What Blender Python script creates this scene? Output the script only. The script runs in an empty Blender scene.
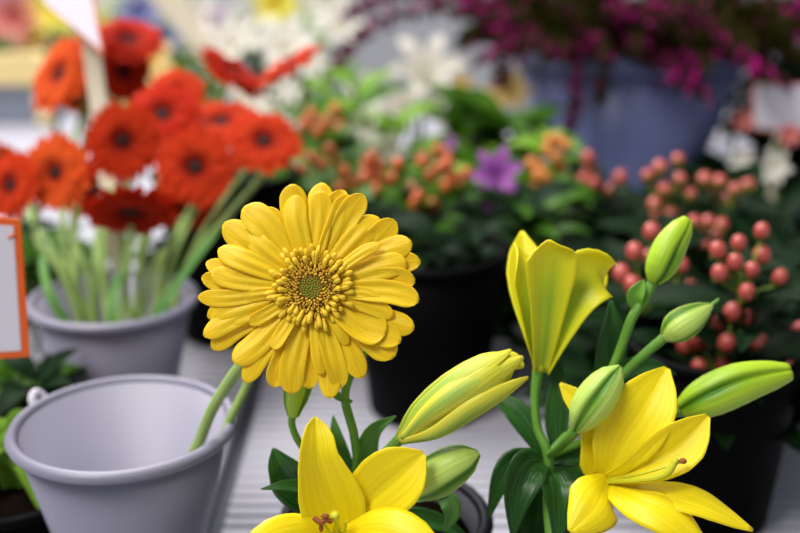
import bpy, math, random
from mathutils import Vector, Matrix
random.seed(7)
R = random.Random(11)
S = bpy.context.scene
COL = S.collection
V = Vector
# ---------------------------------------------------------------- camera
PITCH = math.radians(18.6)
CAMZ = 0.389
F = 50.0 / 36.0 * 800
CAM = V((0, 0, CAMZ))
cd = bpy.data.cameras.new('camera'); cam = bpy.data.objects.new('camera', cd); COL.objects.link(cam)
cam.location = CAM; cam.rotation_euler = (math.pi / 2 - PITCH, 0, 0)
cd.lens = 50; cd.sensor_width = 36; cd.clip_start = 0.01
cd.dof.use_dof = True; cd.dof.focus_distance = 0.497; cd.dof.aperture_fstop = 4.2
S.camera = cam
FWD = V((0, math.cos(PITCH), -math.sin(PITCH))); UP = V((0, math.sin(PITCH), math.cos(PITCH)))
def P(px, py, d):
    "the point of the place seen at (px, py) of the photograph, d metres in front of the camera"
    return CAM + d * (FWD + UP * ((266.5 - py) / F) + V(((px - 400) / F, 0, 0)))
def px(n, d=0.5): return n * d / F
# ---------------------------------------------------------------- light
w = bpy.data.worlds.new('daylight'); S.world = w; w.use_nodes = True
bg = w.node_tree.nodes['Background']; bg.inputs[0].default_value = (0.86, 0.93, 1.0, 1); bg.inputs[1].default_value = 0.30
def area(name, loc, target, size, power, color):
    l = bpy.data.lights.new(name, 'AREA'); l.shape = 'RECTANGLE'; l.size = size[0]; l.size_y = size[1]; l.energy = power; l.color = color
    o = bpy.data.objects.new(name, l); COL.objects.link(o); o.location = loc
    o.rotation_euler = (V(target) - V(loc)).to_track_quat('-Z', 'Y').to_euler()
area('daylight_from_open_side', (-0.9, -0.35, 1.9), (0.05, 0.7, 0.1), (0.8, 0.8), 36, (1.0, 0.97, 0.92))
area('daylight_above', (-0.55, 0.95, 1.9), (0.0, 0.8, 0.1), (0.9, 0.7), 28, (1.0, 0.98, 0.95))
area('daylight_behind_stall', (-1.2, 2.7, 2.2), (-0.3, 2.0, 0.0), (1.6, 1.2), 85, (1.0, 0.97, 0.95))
S.view_settings.view_transform = 'Standard'; S.view_settings.look = 'None'
S.view_settings.exposure = 0.0; S.view_settings.gamma = 1.0; S.view_settings.use_curve_mapping = False
# ---------------------------------------------------------------- materials
def srgb(c):
    return tuple(((x / 255 / 12.92) if x <= 10 else ((x / 255 + 0.055) / 1.055) ** 2.4) for x in c) + (1,)
MATS = {}
def mat(name, c1, c2=None, rough=0.5, transl=0.0, kind='plain', bump=0.0, scale=60, spec=0.4, c3=None):
    """kind: plain (object noise between c1 and c2) | vein (fine lines along uv v, c1 with c2 lines) |
    length (c1 at the base to c2 at the tip) | bud (c1 ridges, c2 furrows, c3 tip)"""
    if name in MATS: return MATS[name]
    m = bpy.data.materials.new(name); m.use_nodes = True; MATS[name] = m
    nt = m.node_tree; N = nt.nodes; L = nt.links
    b = N['Principled BSDF']; out = N['Material Output']
    c1 = srgb(c1); c2 = srgb(c2) if c2 else c1
    b.inputs['Roughness'].default_value = rough
    b.inputs['Specular IOR Level'].default_value = spec
    tc = N.new('ShaderNodeTexCoord')
    mix = N.new('ShaderNodeMix'); mix.data_type = 'RGBA'
    mix.inputs[6].default_value = c1; mix.inputs[7].default_value = c2
    nz = N.new('ShaderNodeTexNoise')
    if kind == 'plain':
        L.new(tc.outputs['Object'], nz.inputs['Vector']); nz.inputs['Scale'].default_value = scale
        L.new(nz.outputs['Fac'], mix.inputs[0])
    else:
        mp = N.new('ShaderNodeMapping'); L.new(tc.outputs['UV'], mp.inputs['Vector'])
        mp.inputs['Scale'].default_value = (scale, 1.6, 1); L.new(mp.outputs[0], nz.inputs['Vector']); nz.inputs['Scale'].default_value = 1.0
        sep = N.new('ShaderNodeSeparateXYZ'); L.new(tc.outputs['UV'], sep.inputs[0])
        if kind == 'vein':
            r = N.new('ShaderNodeMapRange'); r.inputs['From Min'].default_value = 0.4; r.inputs['From Max'].default_value = 0.75
            L.new(nz.outputs['Fac'], r.inputs[0]); L.new(r.outputs[0], mix.inputs[0])
        elif kind == 'length':
            r = N.new('ShaderNodeMapRange'); r.inputs['From Min'].default_value = 0.1; r.inputs['From Max'].default_value = 0.75
            L.new(sep.outputs[1], r.inputs[0])
            a = N.new('ShaderNodeMath'); a.operation = 'MULTIPLY_ADD'; L.new(nz.outputs['Fac'], a.inputs[0]); a.inputs[1].default_value = 0.3
            L.new(r.outputs[0], a.inputs[2])
            s = N.new('ShaderNodeMath'); s.operation = 'SUBTRACT'; s.use_clamp = True; L.new(a.outputs[0], s.inputs[0]); s.inputs[1].default_value = 0.15
            L.new(s.outputs[0], mix.inputs[0])
        elif kind == 'midrib':
            a = N.new('ShaderNodeMath'); a.operation = 'SUBTRACT'; L.new(sep.outputs[0], a.inputs[0]); a.inputs[1].default_value = 0.5
            c = N.new('ShaderNodeMath'); c.operation = 'ABSOLUTE'; L.new(a.outputs[0], c.inputs[0])
            d = N.new('ShaderNodeMath'); d.operation = 'MULTIPLY_ADD'; L.new(nz.outputs['Fac'], d.inputs[0]); d.inputs[1].default_value = 0.35; L.new(c.outputs[0], d.inputs[2])
            r = N.new('ShaderNodeMapRange'); r.inputs['From Min'].default_value = 0.24; r.inputs['From Max'].default_value = 0.62
            L.new(d.outputs[0], r.inputs[0]); L.new(r.outputs[0], mix.inputs[0])
        elif kind == 'bud':
            a = N.new('ShaderNodeMath'); a.operation = 'MULTIPLY'; L.new(sep.outputs[0], a.inputs[0]); a.inputs[1].default_value = 6 * math.pi
            c = N.new('ShaderNodeMath'); c.operation = 'COSINE'; L.new(a.outputs[0], c.inputs[0])
            r = N.new('ShaderNodeMapRange'); r.inputs['From Min'].default_value = -1; r.inputs['From Max'].default_value = -0.1
            r.inputs['To Min'].default_value = 1.0; r.inputs['To Max'].default_value = 0
            L.new(c.outputs[0], r.inputs[0])
            s = N.new('ShaderNodeMath'); s.operation = 'MULTIPLY_ADD'; L.new(nz.outputs['Fac'], s.inputs[0]); s.inputs[1].default_value = 0.7; 
            L.new(r.outputs[0], s.inputs[2])
            s2 = N.new('ShaderNodeMath'); s2.operation = 'SUBTRACT'; s2.use_clamp = True; L.new(s.outputs[0], s2.inputs[0]); s2.inputs[1].default_value = 0.35
            L.new(s2.outputs[0], mix.inputs[0])
    col = mix.outputs[2]
    if c3:
        m2 = N.new('ShaderNodeMix'); m2.data_type = 'RGBA'; m2.inputs[7].default_value = srgb(c3)
        r = N.new('ShaderNodeMapRange'); r.inputs['From Min'].default_value = 0.45; r.inputs['From Max'].default_value = 1.0
        L.new(sep.outputs[1], r.inputs[0]); L.new(r.outputs[0], m2.inputs[0]); L.new(col, m2.inputs[6]); col = m2.outputs[2]
    L.new(col, b.inputs['Base Color'])
    bn = None
    if bump:
        bn = N.new('ShaderNodeBump'); bn.inputs['Strength'].default_value = bump; bn.inputs['Distance'].default_value = 0.0006
        L.new(nz.outputs['Fac'], bn.inputs['Height']); L.new(bn.outputs[0], b.inputs['Normal'])
    if transl:
        t = N.new('ShaderNodeBsdfTranslucent'); L.new(col, t.inputs['Color'])
        if bn: L.new(bn.outputs[0], t.inputs['Normal'])
        ms = N.new('ShaderNodeMixShader'); ms.inputs[0].default_value = transl
        L.new(b.outputs[0], ms.inputs[1]); L.new(t.outputs[0], ms.inputs[2]); L.new(ms.outputs[0], out.inputs[0])
    return m
M_gp = mat('yellow_gerbera_petal', (254, 222, 34), (246, 200, 14), 0.45, 0.26, 'vein', 0.3, 18)
M_gi = mat('yellow_gerbera_floret', (252, 222, 60), (236, 190, 30), 0.5, 0.15, 'plain', 0, 300)
M_gd = mat('gerbera_disc_ochre', (240, 204, 70), (196, 140, 20), 0.6, 0, 'plain', 0, 420)
M_gb = mat('gerbera_disc_brown', (168, 124, 20), (110, 72, 8), 0.7, 0, 'plain', 0, 300)
M_gg = mat('gerbera_disc_green', (170, 184, 60), (110, 136, 30), 0.6, 0, 'plain', 0, 500)
M_lp = mat('yellow_lily_petal', (255, 236, 24), (248, 222, 10), 0.42, 0.25, 'vein', 0.5, 16)
M_lt = mat('yellow_green_lily_petal', (190, 206, 30), (252, 234, 20), 0.42, 0.25, 'length', 0.4, 14)
M_lo = mat('lily_petal_outside', (168, 194, 44), (226, 222, 34), 0.42, 0.25, 'midrib', 0.4, 14, c3=(252, 236, 30))
M_bg = mat('green_bud', (196, 224, 106), (84, 136, 26), 0.42, 0.08, 'bud', 0.8, 46)
M_by = mat('yellow_green_bud', (196, 204, 70), (140, 164, 26), 0.42, 0.12, 'bud', 0.8, 40, c3=(226, 214, 30))
M_bt = mat('pale_green_bud_petal', (160, 190, 70), (240, 228, 70), 0.42, 0.12, 'midrib', 0.8, 26, c3=(236, 226, 50))
M_bl = mat('bright_green_bud', (172, 208, 52), (78, 128, 10), 0.42, 0.1, 'bud', 0.6, 30, c3=(176, 206, 40))
M_st = mat('fresh_green_stem', (110, 160, 52), (78, 128, 34), 0.5, 0, 'plain', 0, 60)
M_sp = mat('pale_green_stem', (166, 190, 112), (132, 164, 80), 0.6, 0, 'plain', 0, 60)
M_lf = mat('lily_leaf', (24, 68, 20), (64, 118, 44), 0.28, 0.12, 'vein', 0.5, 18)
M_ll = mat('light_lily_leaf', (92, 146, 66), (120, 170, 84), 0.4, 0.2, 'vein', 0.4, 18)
M_fd = mat('shade_dark_foliage', (8, 26, 10), (26, 56, 22), 0.6, 0.08, 'vein', 0, 10, 0.1)  # leaf green darkened so its colour stands in for shadow between the buckets
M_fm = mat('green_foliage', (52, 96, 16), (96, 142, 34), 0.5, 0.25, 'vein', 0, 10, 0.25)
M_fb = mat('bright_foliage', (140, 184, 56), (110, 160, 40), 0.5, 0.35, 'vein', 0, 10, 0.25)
M_ro = mat('scarlet_gerbera_petal', (122, 14, 6), (204, 58, 22), 0.75, 0.2, 'length', 0, 12, 0.1)
M_rd = mat('deep_and_shaded_red_gerbera_petal', (110, 8, 4), (186, 38, 12), 0.75, 0.2, 'length', 0, 12, 0.1)  # deep red heads, and shade painted into the drooping one
M_oo = mat('orange_gerbera_petal', (160, 36, 10), (224, 88, 34), 0.75, 0.2, 'length', 0, 12, 0.1)
M_dk = mat('dark_disc', (26, 12, 10), (52, 16, 10), 0.8, 0, 'plain', 0, 200)
M_an = mat('rusty_anther', (166, 96, 44), (126, 66, 30), 0.8, 0, 'plain', 0, 600)
M_ps = mat('pale_pistil', (196, 200, 44), (222, 214, 40), 0.4, 0.1, 'plain', 0, 100)
M_gy = mat('grey_bucket_plastic', (134, 131, 150), (129, 126, 145), 0.42, 0, 'plain', 0, 30, 0.5)
M_bk = mat('black_bucket_plastic', (3, 3, 4), (2, 2, 3), 0.6, 0, 'plain', 0, 30, 0.06)
M_bp = mat('black_pot_plastic', (8, 9, 22), (6, 7, 16), 0.5, 0, 'plain', 0, 30, 0.2)
M_bl2 = mat('blue_pot_glaze', (120, 129, 180), (112, 121, 172), 0.4, 0, 'plain', 0, 8, 0.5)
M_sh = mat('white_shelf_plastic', (196, 194, 206), (190, 188, 200), 0.45, 0, 'plain', 0, 30)
M_sd = mat('grey_shelf_channel', (92, 94, 104), (80, 82, 92), 0.6, 0, 'plain', 0, 30)
M_so = mat('soil', (28, 21, 15), (10, 8, 6), 1.0, 0, 'plain', 0, 120, 0.0)
M_wd = mat('pale_wood', (212, 202, 182), (192, 178, 152), 0.7, 0, 'plain', 0, 20)
M_wy = mat('warm_wood', (240, 218, 156), (228, 200, 136), 0.7, 0, 'plain', 0, 20)
M_cd = mat('white_card', (214, 208, 218), (208, 202, 214), 0.6)
M_co = mat('orange_card_border', (226, 98, 22), (216, 88, 20), 0.6)
M_wl = mat('grey_wall_paint', (186, 186, 192), (176, 176, 184), 0.9, 0, 'plain', 0, 3)
M_fl = mat('grey_paving', (170, 172, 182), (150, 152, 162), 0.9, 0, 'plain', 0, 5)
M_bgr = mat('blue_grey_panel', (150, 160, 178), (140, 150, 168), 0.7)
M_be = mat('pink_berry', (196, 92, 82), (176, 66, 62), 0.32, 0, 'plain', 0, 60, 0.6)
M_bo = mat('orange_berry', (208, 104, 46), (196, 74, 38), 0.35, 0, 'plain', 0, 60, 0.6)
M_by2 = mat('yellow_orange_berry', (212, 140, 46), (200, 104, 44), 0.35, 0, 'plain', 0, 60, 0.6)
M_ca = mat('berry_calyx', (130, 150, 40), (100, 130, 34), 0.6)
M_ma = mat('magenta_blossom', (200, 16, 136), (150, 8, 104), 0.8, 0.2, 'plain', 0, 200, 0.1)
M_mp = mat('plum_blossom', (120, 30, 80), (84, 18, 54), 0.8, 0.1, 'plain', 0, 200, 0.1)
M_he = mat('heath_foliage', (64, 66, 14), (30, 24, 8), 0.8, 0.1, 'plain', 0, 150, 0.1)
M_wh = mat('white_petal', (246, 242, 232), (238, 232, 214), 0.5, 0.3, 'vein', 0, 10)
M_cr = mat('cream_petal', (246, 222, 150), (240, 200, 130), 0.5, 0.3, 'vein', 0, 10)
M_pu = mat('lilac_petal', (196, 120, 206), (170, 90, 190), 0.5, 0.3, 'vein', 0, 10)
M_pk = mat('dusty_pink_petal', (226, 140, 130), (210, 110, 110), 0.5, 0.3, 'vein', 0, 10)
M_yl = mat('lemon_petal', (240, 226, 90), (226, 210, 70), 0.5, 0.3, 'vein', 0, 10)
M_pb = mat('periwinkle_petal', (150, 152, 200), (120, 124, 180), 0.5, 0.3, 'vein', 0, 10)
# ---------------------------------------------------------------- mesh helpers
def catmull(pts, n):
    pts = [V(p) for p in pts]
    if len(pts) == 2: return [pts[0].lerp(pts[1], i / (n - 1)) for i in range(n)]
    q = [2 * pts[0] - pts[1]] + pts + [2 * pts[-1] - pts[-2]]
    out = []; m = len(pts) - 1
    for i in range(n):
        t = i / (n - 1) * m; k = min(int(t), m - 1); u = t - k
        a, b, c, d = q[k], q[k + 1], q[k + 2], q[k + 3]
        out.append(0.5 * ((2 * b) + (c - a) * u + (2 * a - 5 * b + 4 * c - d) * u * u + (3 * b - a - 3 * c + d) * u ** 3))
    return out
def lerpl(vals, t):
    if not hasattr(vals, '__len__'): return vals
    x = t * (len(vals) - 1); k = min(int(x), len(vals) - 2); u = x - k
    return vals[k] * (1 - u) + vals[k + 1] * u
SHAPES = {
    'gerb': [0.42, 0.62, 0.80, 0.92, 0.99, 1.0, 0.97, 0.86],
    'lily': [0.30, 0.48, 0.72, 0.92, 1.0, 0.97, 0.84, 0.54, 0.10],
    'leaf': [0.30, 0.66, 0.92, 1.0, 0.96, 0.82, 0.60, 0.34, 0.06],
    'blade': [0.8, 1, 1, 0.9, 0.7, 0.4, 0.05],
    'wedge': [0.22, 0.34, 0.52, 0.72, 0.9, 1.0, 0.92, 0.6, 0.12],
    'taper': [0.55, 0.9, 1.0, 0.92, 0.74, 0.60, 0.54, 0.48, 0.34, 0.05],
    'flare': [0.30, 0.40, 0.52, 0.66, 0.82, 0.95, 1.0, 0.76, 0.08],
    'round': [0.3, 0.7, 0.95, 1.0, 0.97, 0.85, 0.5],
}
class G:
    def __init__(s): s.v = []; s.f = []; s.uv = []; s.m = []
    def add(s, vs, fs, uvs, mi=0):
        o = len(s.v); s.v += [V(p) for p in vs]; s.uv += uvs
        s.f += [tuple(i + o for i in f) for f in fs]; s.m += [mi] * len(fs)
    def strip(s, pts, W, nrm, shape='lily', cup=0.0, nu=9, nv=20, ridge=0.0, ruffle=0.0, mi=0, twist=0.0, tipcap=True, asym=0.0, fold=0.0):
        """petal or leaf swept along pts; nrm = the side it faces (one vector or one per point)"""
        c = catmull(pts, nv); prof = SHAPES[shape]
        nl = [V(n) for n in nrm] if isinstance(nrm, (list,)) else [V(nrm)] * len(pts)
        ph = R.uniform(0, 6.28)
        vs = []; uvs = []
        for i in range(nv):
            t = i / (nv - 1)
            T = (c[min(i + 1, nv - 1)] - c[max(i - 1, 0)]).normalized()
            n0 = V(lerpl(nl, t)); n0 = (n0 - T * n0.dot(T)); n0 = n0.normalized() if n0.length > 1e-6 else T.orthogonal()
            if twist: n0 = Matrix.Rotation(twist * t, 3, T) @ n0
            side = T.cross(n0).normalized()
            wd = lerpl(prof, t) * W * 0.5
            if shape in ('gerb', 'round') and t > 0.8: wd *= math.sqrt(max(0.0, 1 - ((t - 0.8) / 0.2) ** 2 * 0.97))
            cp = lerpl(cup, t)
            for j in range(nu):
                x = -1 + 2 * j / (nu - 1)
                z = cp * wd * x * x
                if ridge: z += ridge * wd * (math.cos(x * 7.5) - 0.3) * math.sin(math.pi * min(1, t * 1.15)) 
                if fold: z -= fold * W * math.exp(-(x / 0.16) ** 2) * math.sin(math.pi * t) ** 0.5
                if ruffle: z += ruffle * W * x * abs(x) * math.sin(ph + t * 9)
                vs.append(c[i] + side * (x * wd + asym * wd * t) + n0 * z); uvs.append(((x + 1) / 2, t))
        fs = [(i * nu + j, i * nu + j + 1, (i + 1) * nu + j + 1, (i + 1) * nu + j) for i in range(nv - 1) for j in range(nu - 1)]
        s.add(vs, fs, uvs, mi)
    def tube(s, pts, rad, n=10, nv=None, mi=0, lobes=0, depth=0.0, ph=0.0, cap=True):
        nv = nv or max(4, len(pts) * 5)
        c = catmull(pts, nv); N = None; vs = []; uvs = []
        for i in range(nv):
            t = i / (nv - 1)
            T = (c[min(i + 1, nv - 1)] - c[max(i - 1, 0)])
            T = T.normalized() if T.length > 1e-9 else V((0, 0, 1))
            if N is None: N = T.cross(V((0.1, -1, 0.2))).normalized().cross(T).normalized()
            N = (N - T * N.dot(T)).normalized(); B = T.cross(N)
            r = lerpl(rad, t)
            for j in range(n + 1):
                a = 2 * math.pi * j / n
                rr = r * (1 + 0.5 * depth * (abs(math.cos(lobes * a / 2 + ph)) - 0.6) - depth * math.exp(-(math.cos(lobes * a / 2 + ph) / 0.22) ** 2)) if lobes else r
                vs.append(c[i] + (N * math.cos(a) + B * math.sin(a)) * rr); uvs.append((j / n + ph / (math.pi * max(lobes, 1)), t))
        fs = [(i * (n + 1) + j, i * (n + 1) + j + 1, (i + 1) * (n + 1) + j + 1, (i + 1) * (n + 1) + j) for i in range(nv - 1) for j in range(n)]
        if cap:
            k = len(vs); vs += [c[0], c[-1]]; uvs += [(0, 0), (0, 1)]
            fs += [(k, j + 1, j) for j in range(n)] + [(k + 1, (nv - 1) * (n + 1) + j, (nv - 1) * (n + 1) + j + 1) for j in range(n)]
        s.add(vs, fs, uvs, mi)
    def lathe(s, prof, c=(0, 0, 0), n=64, mi=0, axis=None):
        c = V(c); Q = V((0, 0, 1)).rotation_difference(V(axis)).to_matrix() if axis is not None else Matrix.Identity(3)
        vs = []; uvs = []
        for i, (r, z) in enumerate(prof):
            for j in range(n):
                a = 2 * math.pi * j / n; vs.append(c + Q @ V((r * math.cos(a), r * math.sin(a), z))); uvs.append((j / n, i / (len(prof) - 1)))
        fs = [(i * n + j, i * n + (j + 1) % n, (i + 1) * n + (j + 1) % n, (i + 1) * n + j) for i in range(len(prof) - 1) for j in range(n)]
        s.add(vs, fs, uvs, mi)
    def ball(s, c, r, n=8, m=6, mi=0, sq=(1, 1, 1)):
        c = V(c); vs = []; uvs = []
        for i in range(m + 1):
            th = math.pi * i / m
            for j in range(n):
                a = 2 * math.pi * j / n
                vs.append(c + V((math.sin(th) * math.cos(a) * sq[0], math.sin(th) * math.sin(a) * sq[1], math.cos(th) * sq[2])) * r); uvs.append((j / n, i / m))
        fs = [(i * n + j, (i + 1) * n + j, (i + 1) * n + (j + 1) % n, i * n + (j + 1) % n) for i in range(m) for j in range(n)]
        s.add(vs, fs, uvs, mi)
    def box(s, lo, hi, mi=0, mtx=None):
        x0, y0, z0 = lo; x1, y1, z1 = hi
        vs = [V(p) for p in ((x0, y0, z0), (x1, y0, z0), (x1, y1, z0), (x0, y1, z0), (x0, y0, z1), (x1, y0, z1), (x1, y1, z1), (x0, y1, z1))]
        if mtx is not None: vs = [mtx @ p for p in vs]
        s.add(vs, [(3, 2, 1, 0), (4, 5, 6, 7), (0, 1, 5, 4), (1, 2, 6, 5), (2, 3, 7, 6), (3, 0, 4, 7)], [(0, 0)] * 8, mi)
    def xf(s, mtx):
        s.v = [mtx @ p for p in s.v]; return s
def mesh(name, g, mats, origin=V((0, 0, 0)), smooth=True):
    me = bpy.data.meshes.new(name); me.from_pydata([tuple(p - origin) for p in g.v], [], g.f)
    uvl = me.uv_layers.new(name='uv')
    for l in me.loops: uvl.data[l.index].uv = g.uv[l.vertex_index]
    for m in (mats if isinstance(mats, (list, tuple)) else [mats]): me.materials.append(m)
    me.polygons.foreach_set('material_index', g.m)
    if smooth: me.polygons.foreach_set('use_smooth', [True] * len(me.polygons))
    me.update(); return me
def solid(o, th):
    md = o.modifiers.new('thickness', 'SOLIDIFY'); md.thickness = th; md.offset = 0
def root_of(o):
    while o.parent: o = o.parent
    return o
def obj(name, g, mats, parent=None, th=0, smooth=True, bevel=0):
    """one mesh object; g in world coordinates"""
    og = root_of(parent).location.copy() if parent else V((0, 0, 0))
    o = bpy.data.objects.new(name, mesh(name, g, mats, og, smooth)); COL.objects.link(o)
    if parent: o.parent = parent
    if th: solid(o, th)
    if bevel:
        md = o.modifiers.new('bevel', 'BEVEL'); md.width = bevel; md.segments = 2
    return o
def place(name, me, mtx, parent, th=0):
    """a part sharing mesh me, mtx in world"""
    o = bpy.data.objects.new(name, me); COL.objects.link(o); o.parent = parent
    o.matrix_basis = Matrix.Translation(-root_of(parent).location) @ mtx
    if th: solid(o, th)
    return o
def tag(o, label, cat, group=None):
    o['label'] = label; o['category'] = cat
    if group: o['group'] = group
    return o
def thing(name, loc, label, cat, group=None):
    o = bpy.data.objects.new(name, None); o.empty_display_size = 0.01; COL.objects.link(o); o.location = loc
    return tag(o, label, cat, group)
def structure(name, g, m, parent=None, smooth=False):
    o = obj(name, g, m, parent, smooth=smooth); o['kind'] = 'structure'; return o
def frame(origin, d, spin=0.0, s=1.0):
    z = V(d).normalized(); x = V((0, 0, 1)).cross(z)
    x = x.normalized() if x.length > 1e-3 else V((1, 0, 0))
    y = z.cross(x)
    m = Matrix((x, y, z)).transposed().to_4x4()
    return Matrix.Translation(V(origin)) @ m @ Matrix.Rotation(spin, 4, 'Z') @ Matrix.Scale(s, 4)
TOC = -FWD                       # towards the camera
# ---------------------------------------------------------------- setting
g = G(); g.box((-4, -1.5, -0.86), (4, 5.2, -0.80)); structure('floor', g, M_fl)
g = G(); g.box((-4, 4.2, -0.8), (4, 4.3, 2.2)); structure('wall_back', g, M_wl)
# ---------------------------------------------------------------- display table and ridged shelf panels
tb = thing('display_table', (0, 1.1, -0.8), 'long table under the white ridged panels that carry every pot and bucket', 'table')
g = G(); g.box((-1.25, 0.15, -0.045), (1.25, 2.05, -0.012)); obj('table_top', g, M_sd, tb, smooth=False, bevel=0.003)
for x in (-1.18, 1.18):
    for y in (0.22, 1.98):
        g = G(); g.box((x - 0.03, y - 0.03, -0.8), (x + 0.03, y + 0.03, -0.045)); obj('leg', g, M_sd, tb, smooth=False)
def ridged(x0, x1, y0, y1, label):
    n = int((y1 - y0) / 0.0130); pr = []
    for i in range(n):
        y = y0 + i * 0.0130
        pr += [(y, -0.0100), (y + 0.0022, -0.0095), (y + 0.0027, -0.0008), (y + 0.0034, 0.0), (y + 0.0106, 0.0), (y + 0.0113, -0.0008), (y + 0.0118, -0.0095)]
    pr.append((y1, -0.0100))
    g = G(); k = len(pr); vs = []
    for x in (x0, x1): vs += [V((x, y, z)) for y, z in pr]
    vs += [V((x0, y0, -0.012)), V((x0, y1, -0.012)), V((x1, y0, -0.012)), V((x1, y1, -0.012))]
    fs = [(i, k + i, k + i + 1, i + 1) for i in range(k - 1)]
    fs += [(2 * k, 2 * k + 2, k, 0), (2 * k + 1, k - 1, 2 * k - 1, 2 * k + 3), (2 * k, 0) + tuple(range(1, k)) + (2 * k + 1,), (2 * k + 2, 2 * k + 3) + tuple(range(2 * k - 1, k - 1, -1)), (2 * k, 2 * k + 1, 2 * k + 3, 2 * k + 2)]
    g.add(vs, fs, [(0, 0)] * len(vs)); o = obj('shelf_panel', g, M_sh, smooth=False); tag(o, label, 'shelf panel')
ridged(-1.24, -0.128, 0.16, 2.04, 'white ridged shelf panel on the left, under the two grey buckets')
ridged(-0.114, 0.300, 0.16, 2.04, 'white ridged shelf panel showing left of the black lily pot')
ridged(0.312, 1.24, 0.16, 2.04, 'white ridged shelf panel at the right edge under the pink berries')
# ---------------------------------------------------------------- buckets
def bucket(name, c, h, rt, rb, m, label, flange=0.0042, lug=None, floor_z=0.004, category='bucket'):
    """c = centre of the base"""
    c = V(c); t = thing(name, c, label, category)
    rim = [(rt - 0.001, h - 0.0062), (rt + flange - 0.001, h - 0.0058), (rt + flange, h - 0.0035), (rt + flange - 0.0015, h - 0.001), (rt + flange - 0.004, h), (rt - 0.001, h - 0.0005), (rt - 0.003, h - 0.003)]
    g = G()
    g.lathe([(0.0005, 0), (rb - 0.002, 0), (rb, 0.002), (rt - 0.0008, h - 0.004), (rt - 0.0032, h - 0.003), (rb + (rt - rb) * floor_z / h - 0.003, floor_z + 0.002), (0.0005, floor_z)], c, 72)
    obj('body', g, m, t)
    g = G(); g.lathe(rim + [rim[0]], c, 72); obj('rim', g, m, t)
    if lug is not None:
        a = math.radians(lug); e = V((math.cos(a), math.sin(a), 0)); s = V((-math.sin(a), math.cos(a), 0))
        p = c + e * (rt + flange - 0.001) + V((0, 0, h - 0.006))
        g = G(); g.tube([p - s * 0.004, p - s * 0.0035 + e * 0.003 + V((0, 0, 0.005)), p + e * 0.004 + V((0, 0, 0.0075)), p + s * 0.0035 + e * 0.003 + V((0, 0, 0.005)), p + s * 0.004], 0.0025, 8, 20)
        obj('handle_lug', g, M_cd, t)['label'] = 'white handle lug'
    return t
def base_under(p, z=0.0): return V((p.x, p.y, z))
def fill(t, c, h, rt, rb, z, m=None):
    g = G(); r = rb + (rt - rb) * z / h - 0.003
    g.lathe([(0.0005, z + 0.003), (r * 0.5, z + 0.004), (r * 0.96, z), (r * 0.90, z - 0.004), (0.0005, z - 0.004)], c, 40); obj('soil', g, m or M_so, t)
B1 = base_under(P(123, 414, 0.598)); B2 = base_under(P(113, 297, 0.785))
H1 = 0.120
bucket('grey_bucket', B1, H1, 0.0572, 0.030, M_gy, 'light grey plastic bucket in front, nearly empty, holding the yellow gerbera stem', lug=152)
bucket('grey_bucket', B2, H1, 0.0560, 0.031, M_gy, 'light grey plastic bucket holding the red gerberas', lug=None)
BK1 = base_under(P(428, 300, 0.86)); 
bucket('black_bucket', BK1, 0.135, 0.060, 0.046, M_bk, 'tall black plastic bucket standing behind the yellow gerbera and the half open bud', 0.004)
BK2 = base_under(P(716, 350, 0.70))
t = bucket('black_bucket', BK2, 0.125, 0.054, 0.042, M_bk, 'black plastic bucket holding the pink berries behind the lower right lily', 0.004)
LP = base_under(P(386, 519, 0.60)); LPh = 0.072
t = bucket('black_pot', LP, LPh, 0.053, 0.040, M_bp, 'low black flower pot under the front lily at the bottom centre', 0.005, floor_z=0.05, category='flower pot')
fill(t, LP, LPh, 0.053, 0.040, 0.058)
RP = base_under(P(556, 640, 0.505)); 
t = bucket('black_pot', RP, LPh, 0.050, 0.038, M_bp, 'black flower pot of the right hand lily, below the bottom edge', 0.005, floor_z=0.05, category='flower pot')
fill(t, RP, LPh, 0.050, 0.038, 0.058)
BP = base_under(P(629, 62, 1.38))
t = thing('blue_plant_pot', BP, 'large blue plant pot with trailing magenta heath at the upper right', 'plant pot')
hb = 0.214; g = G(); g.lathe([(0.0005, 0), (0.074, 0), (0.078, 0.004), (0.143, hb - 0.012), (0.139, hb - 0.012), (0.075, 0.01), (0.0005, 0.01)], BP, 80); obj('body', g, M_bl2, t)
g = G(); g.lathe([(0.142, hb - 0.022), (0.147, hb - 0.021), (0.149, hb - 0.004), (0.147, hb), (0.141, hb - 0.001), (0.139, hb - 0.018), (0.142, hb - 0.022)], BP, 80); obj('rim', g, M_bl2, t)
g = G(); g.lathe([(0.0005, hb - 0.03), (0.136, hb - 0.034), (0.13, hb - 0.05), (0.0005, hb - 0.05)], BP, 40); obj('soil', g, M_so, t)
# ---------------------------------------------------------------- hero gerbera
HC = P(311.3, 287.6, 0.497)
gb = thing('gerbera', base_under(B1 + V((0.01, -0.008, 0)), 0.006), 'yellow gerbera in full bloom, leaning out of the front grey bucket', 'flower')
fm = Matrix((V((1, 0, 0)), UP, TOC)).transposed().to_4x4()
FM = Matrix.Translation(HC) @ fm @ Matrix.Rotation(math.radians(-4), 4, 'X')
K = px(1) / 2.132
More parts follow.
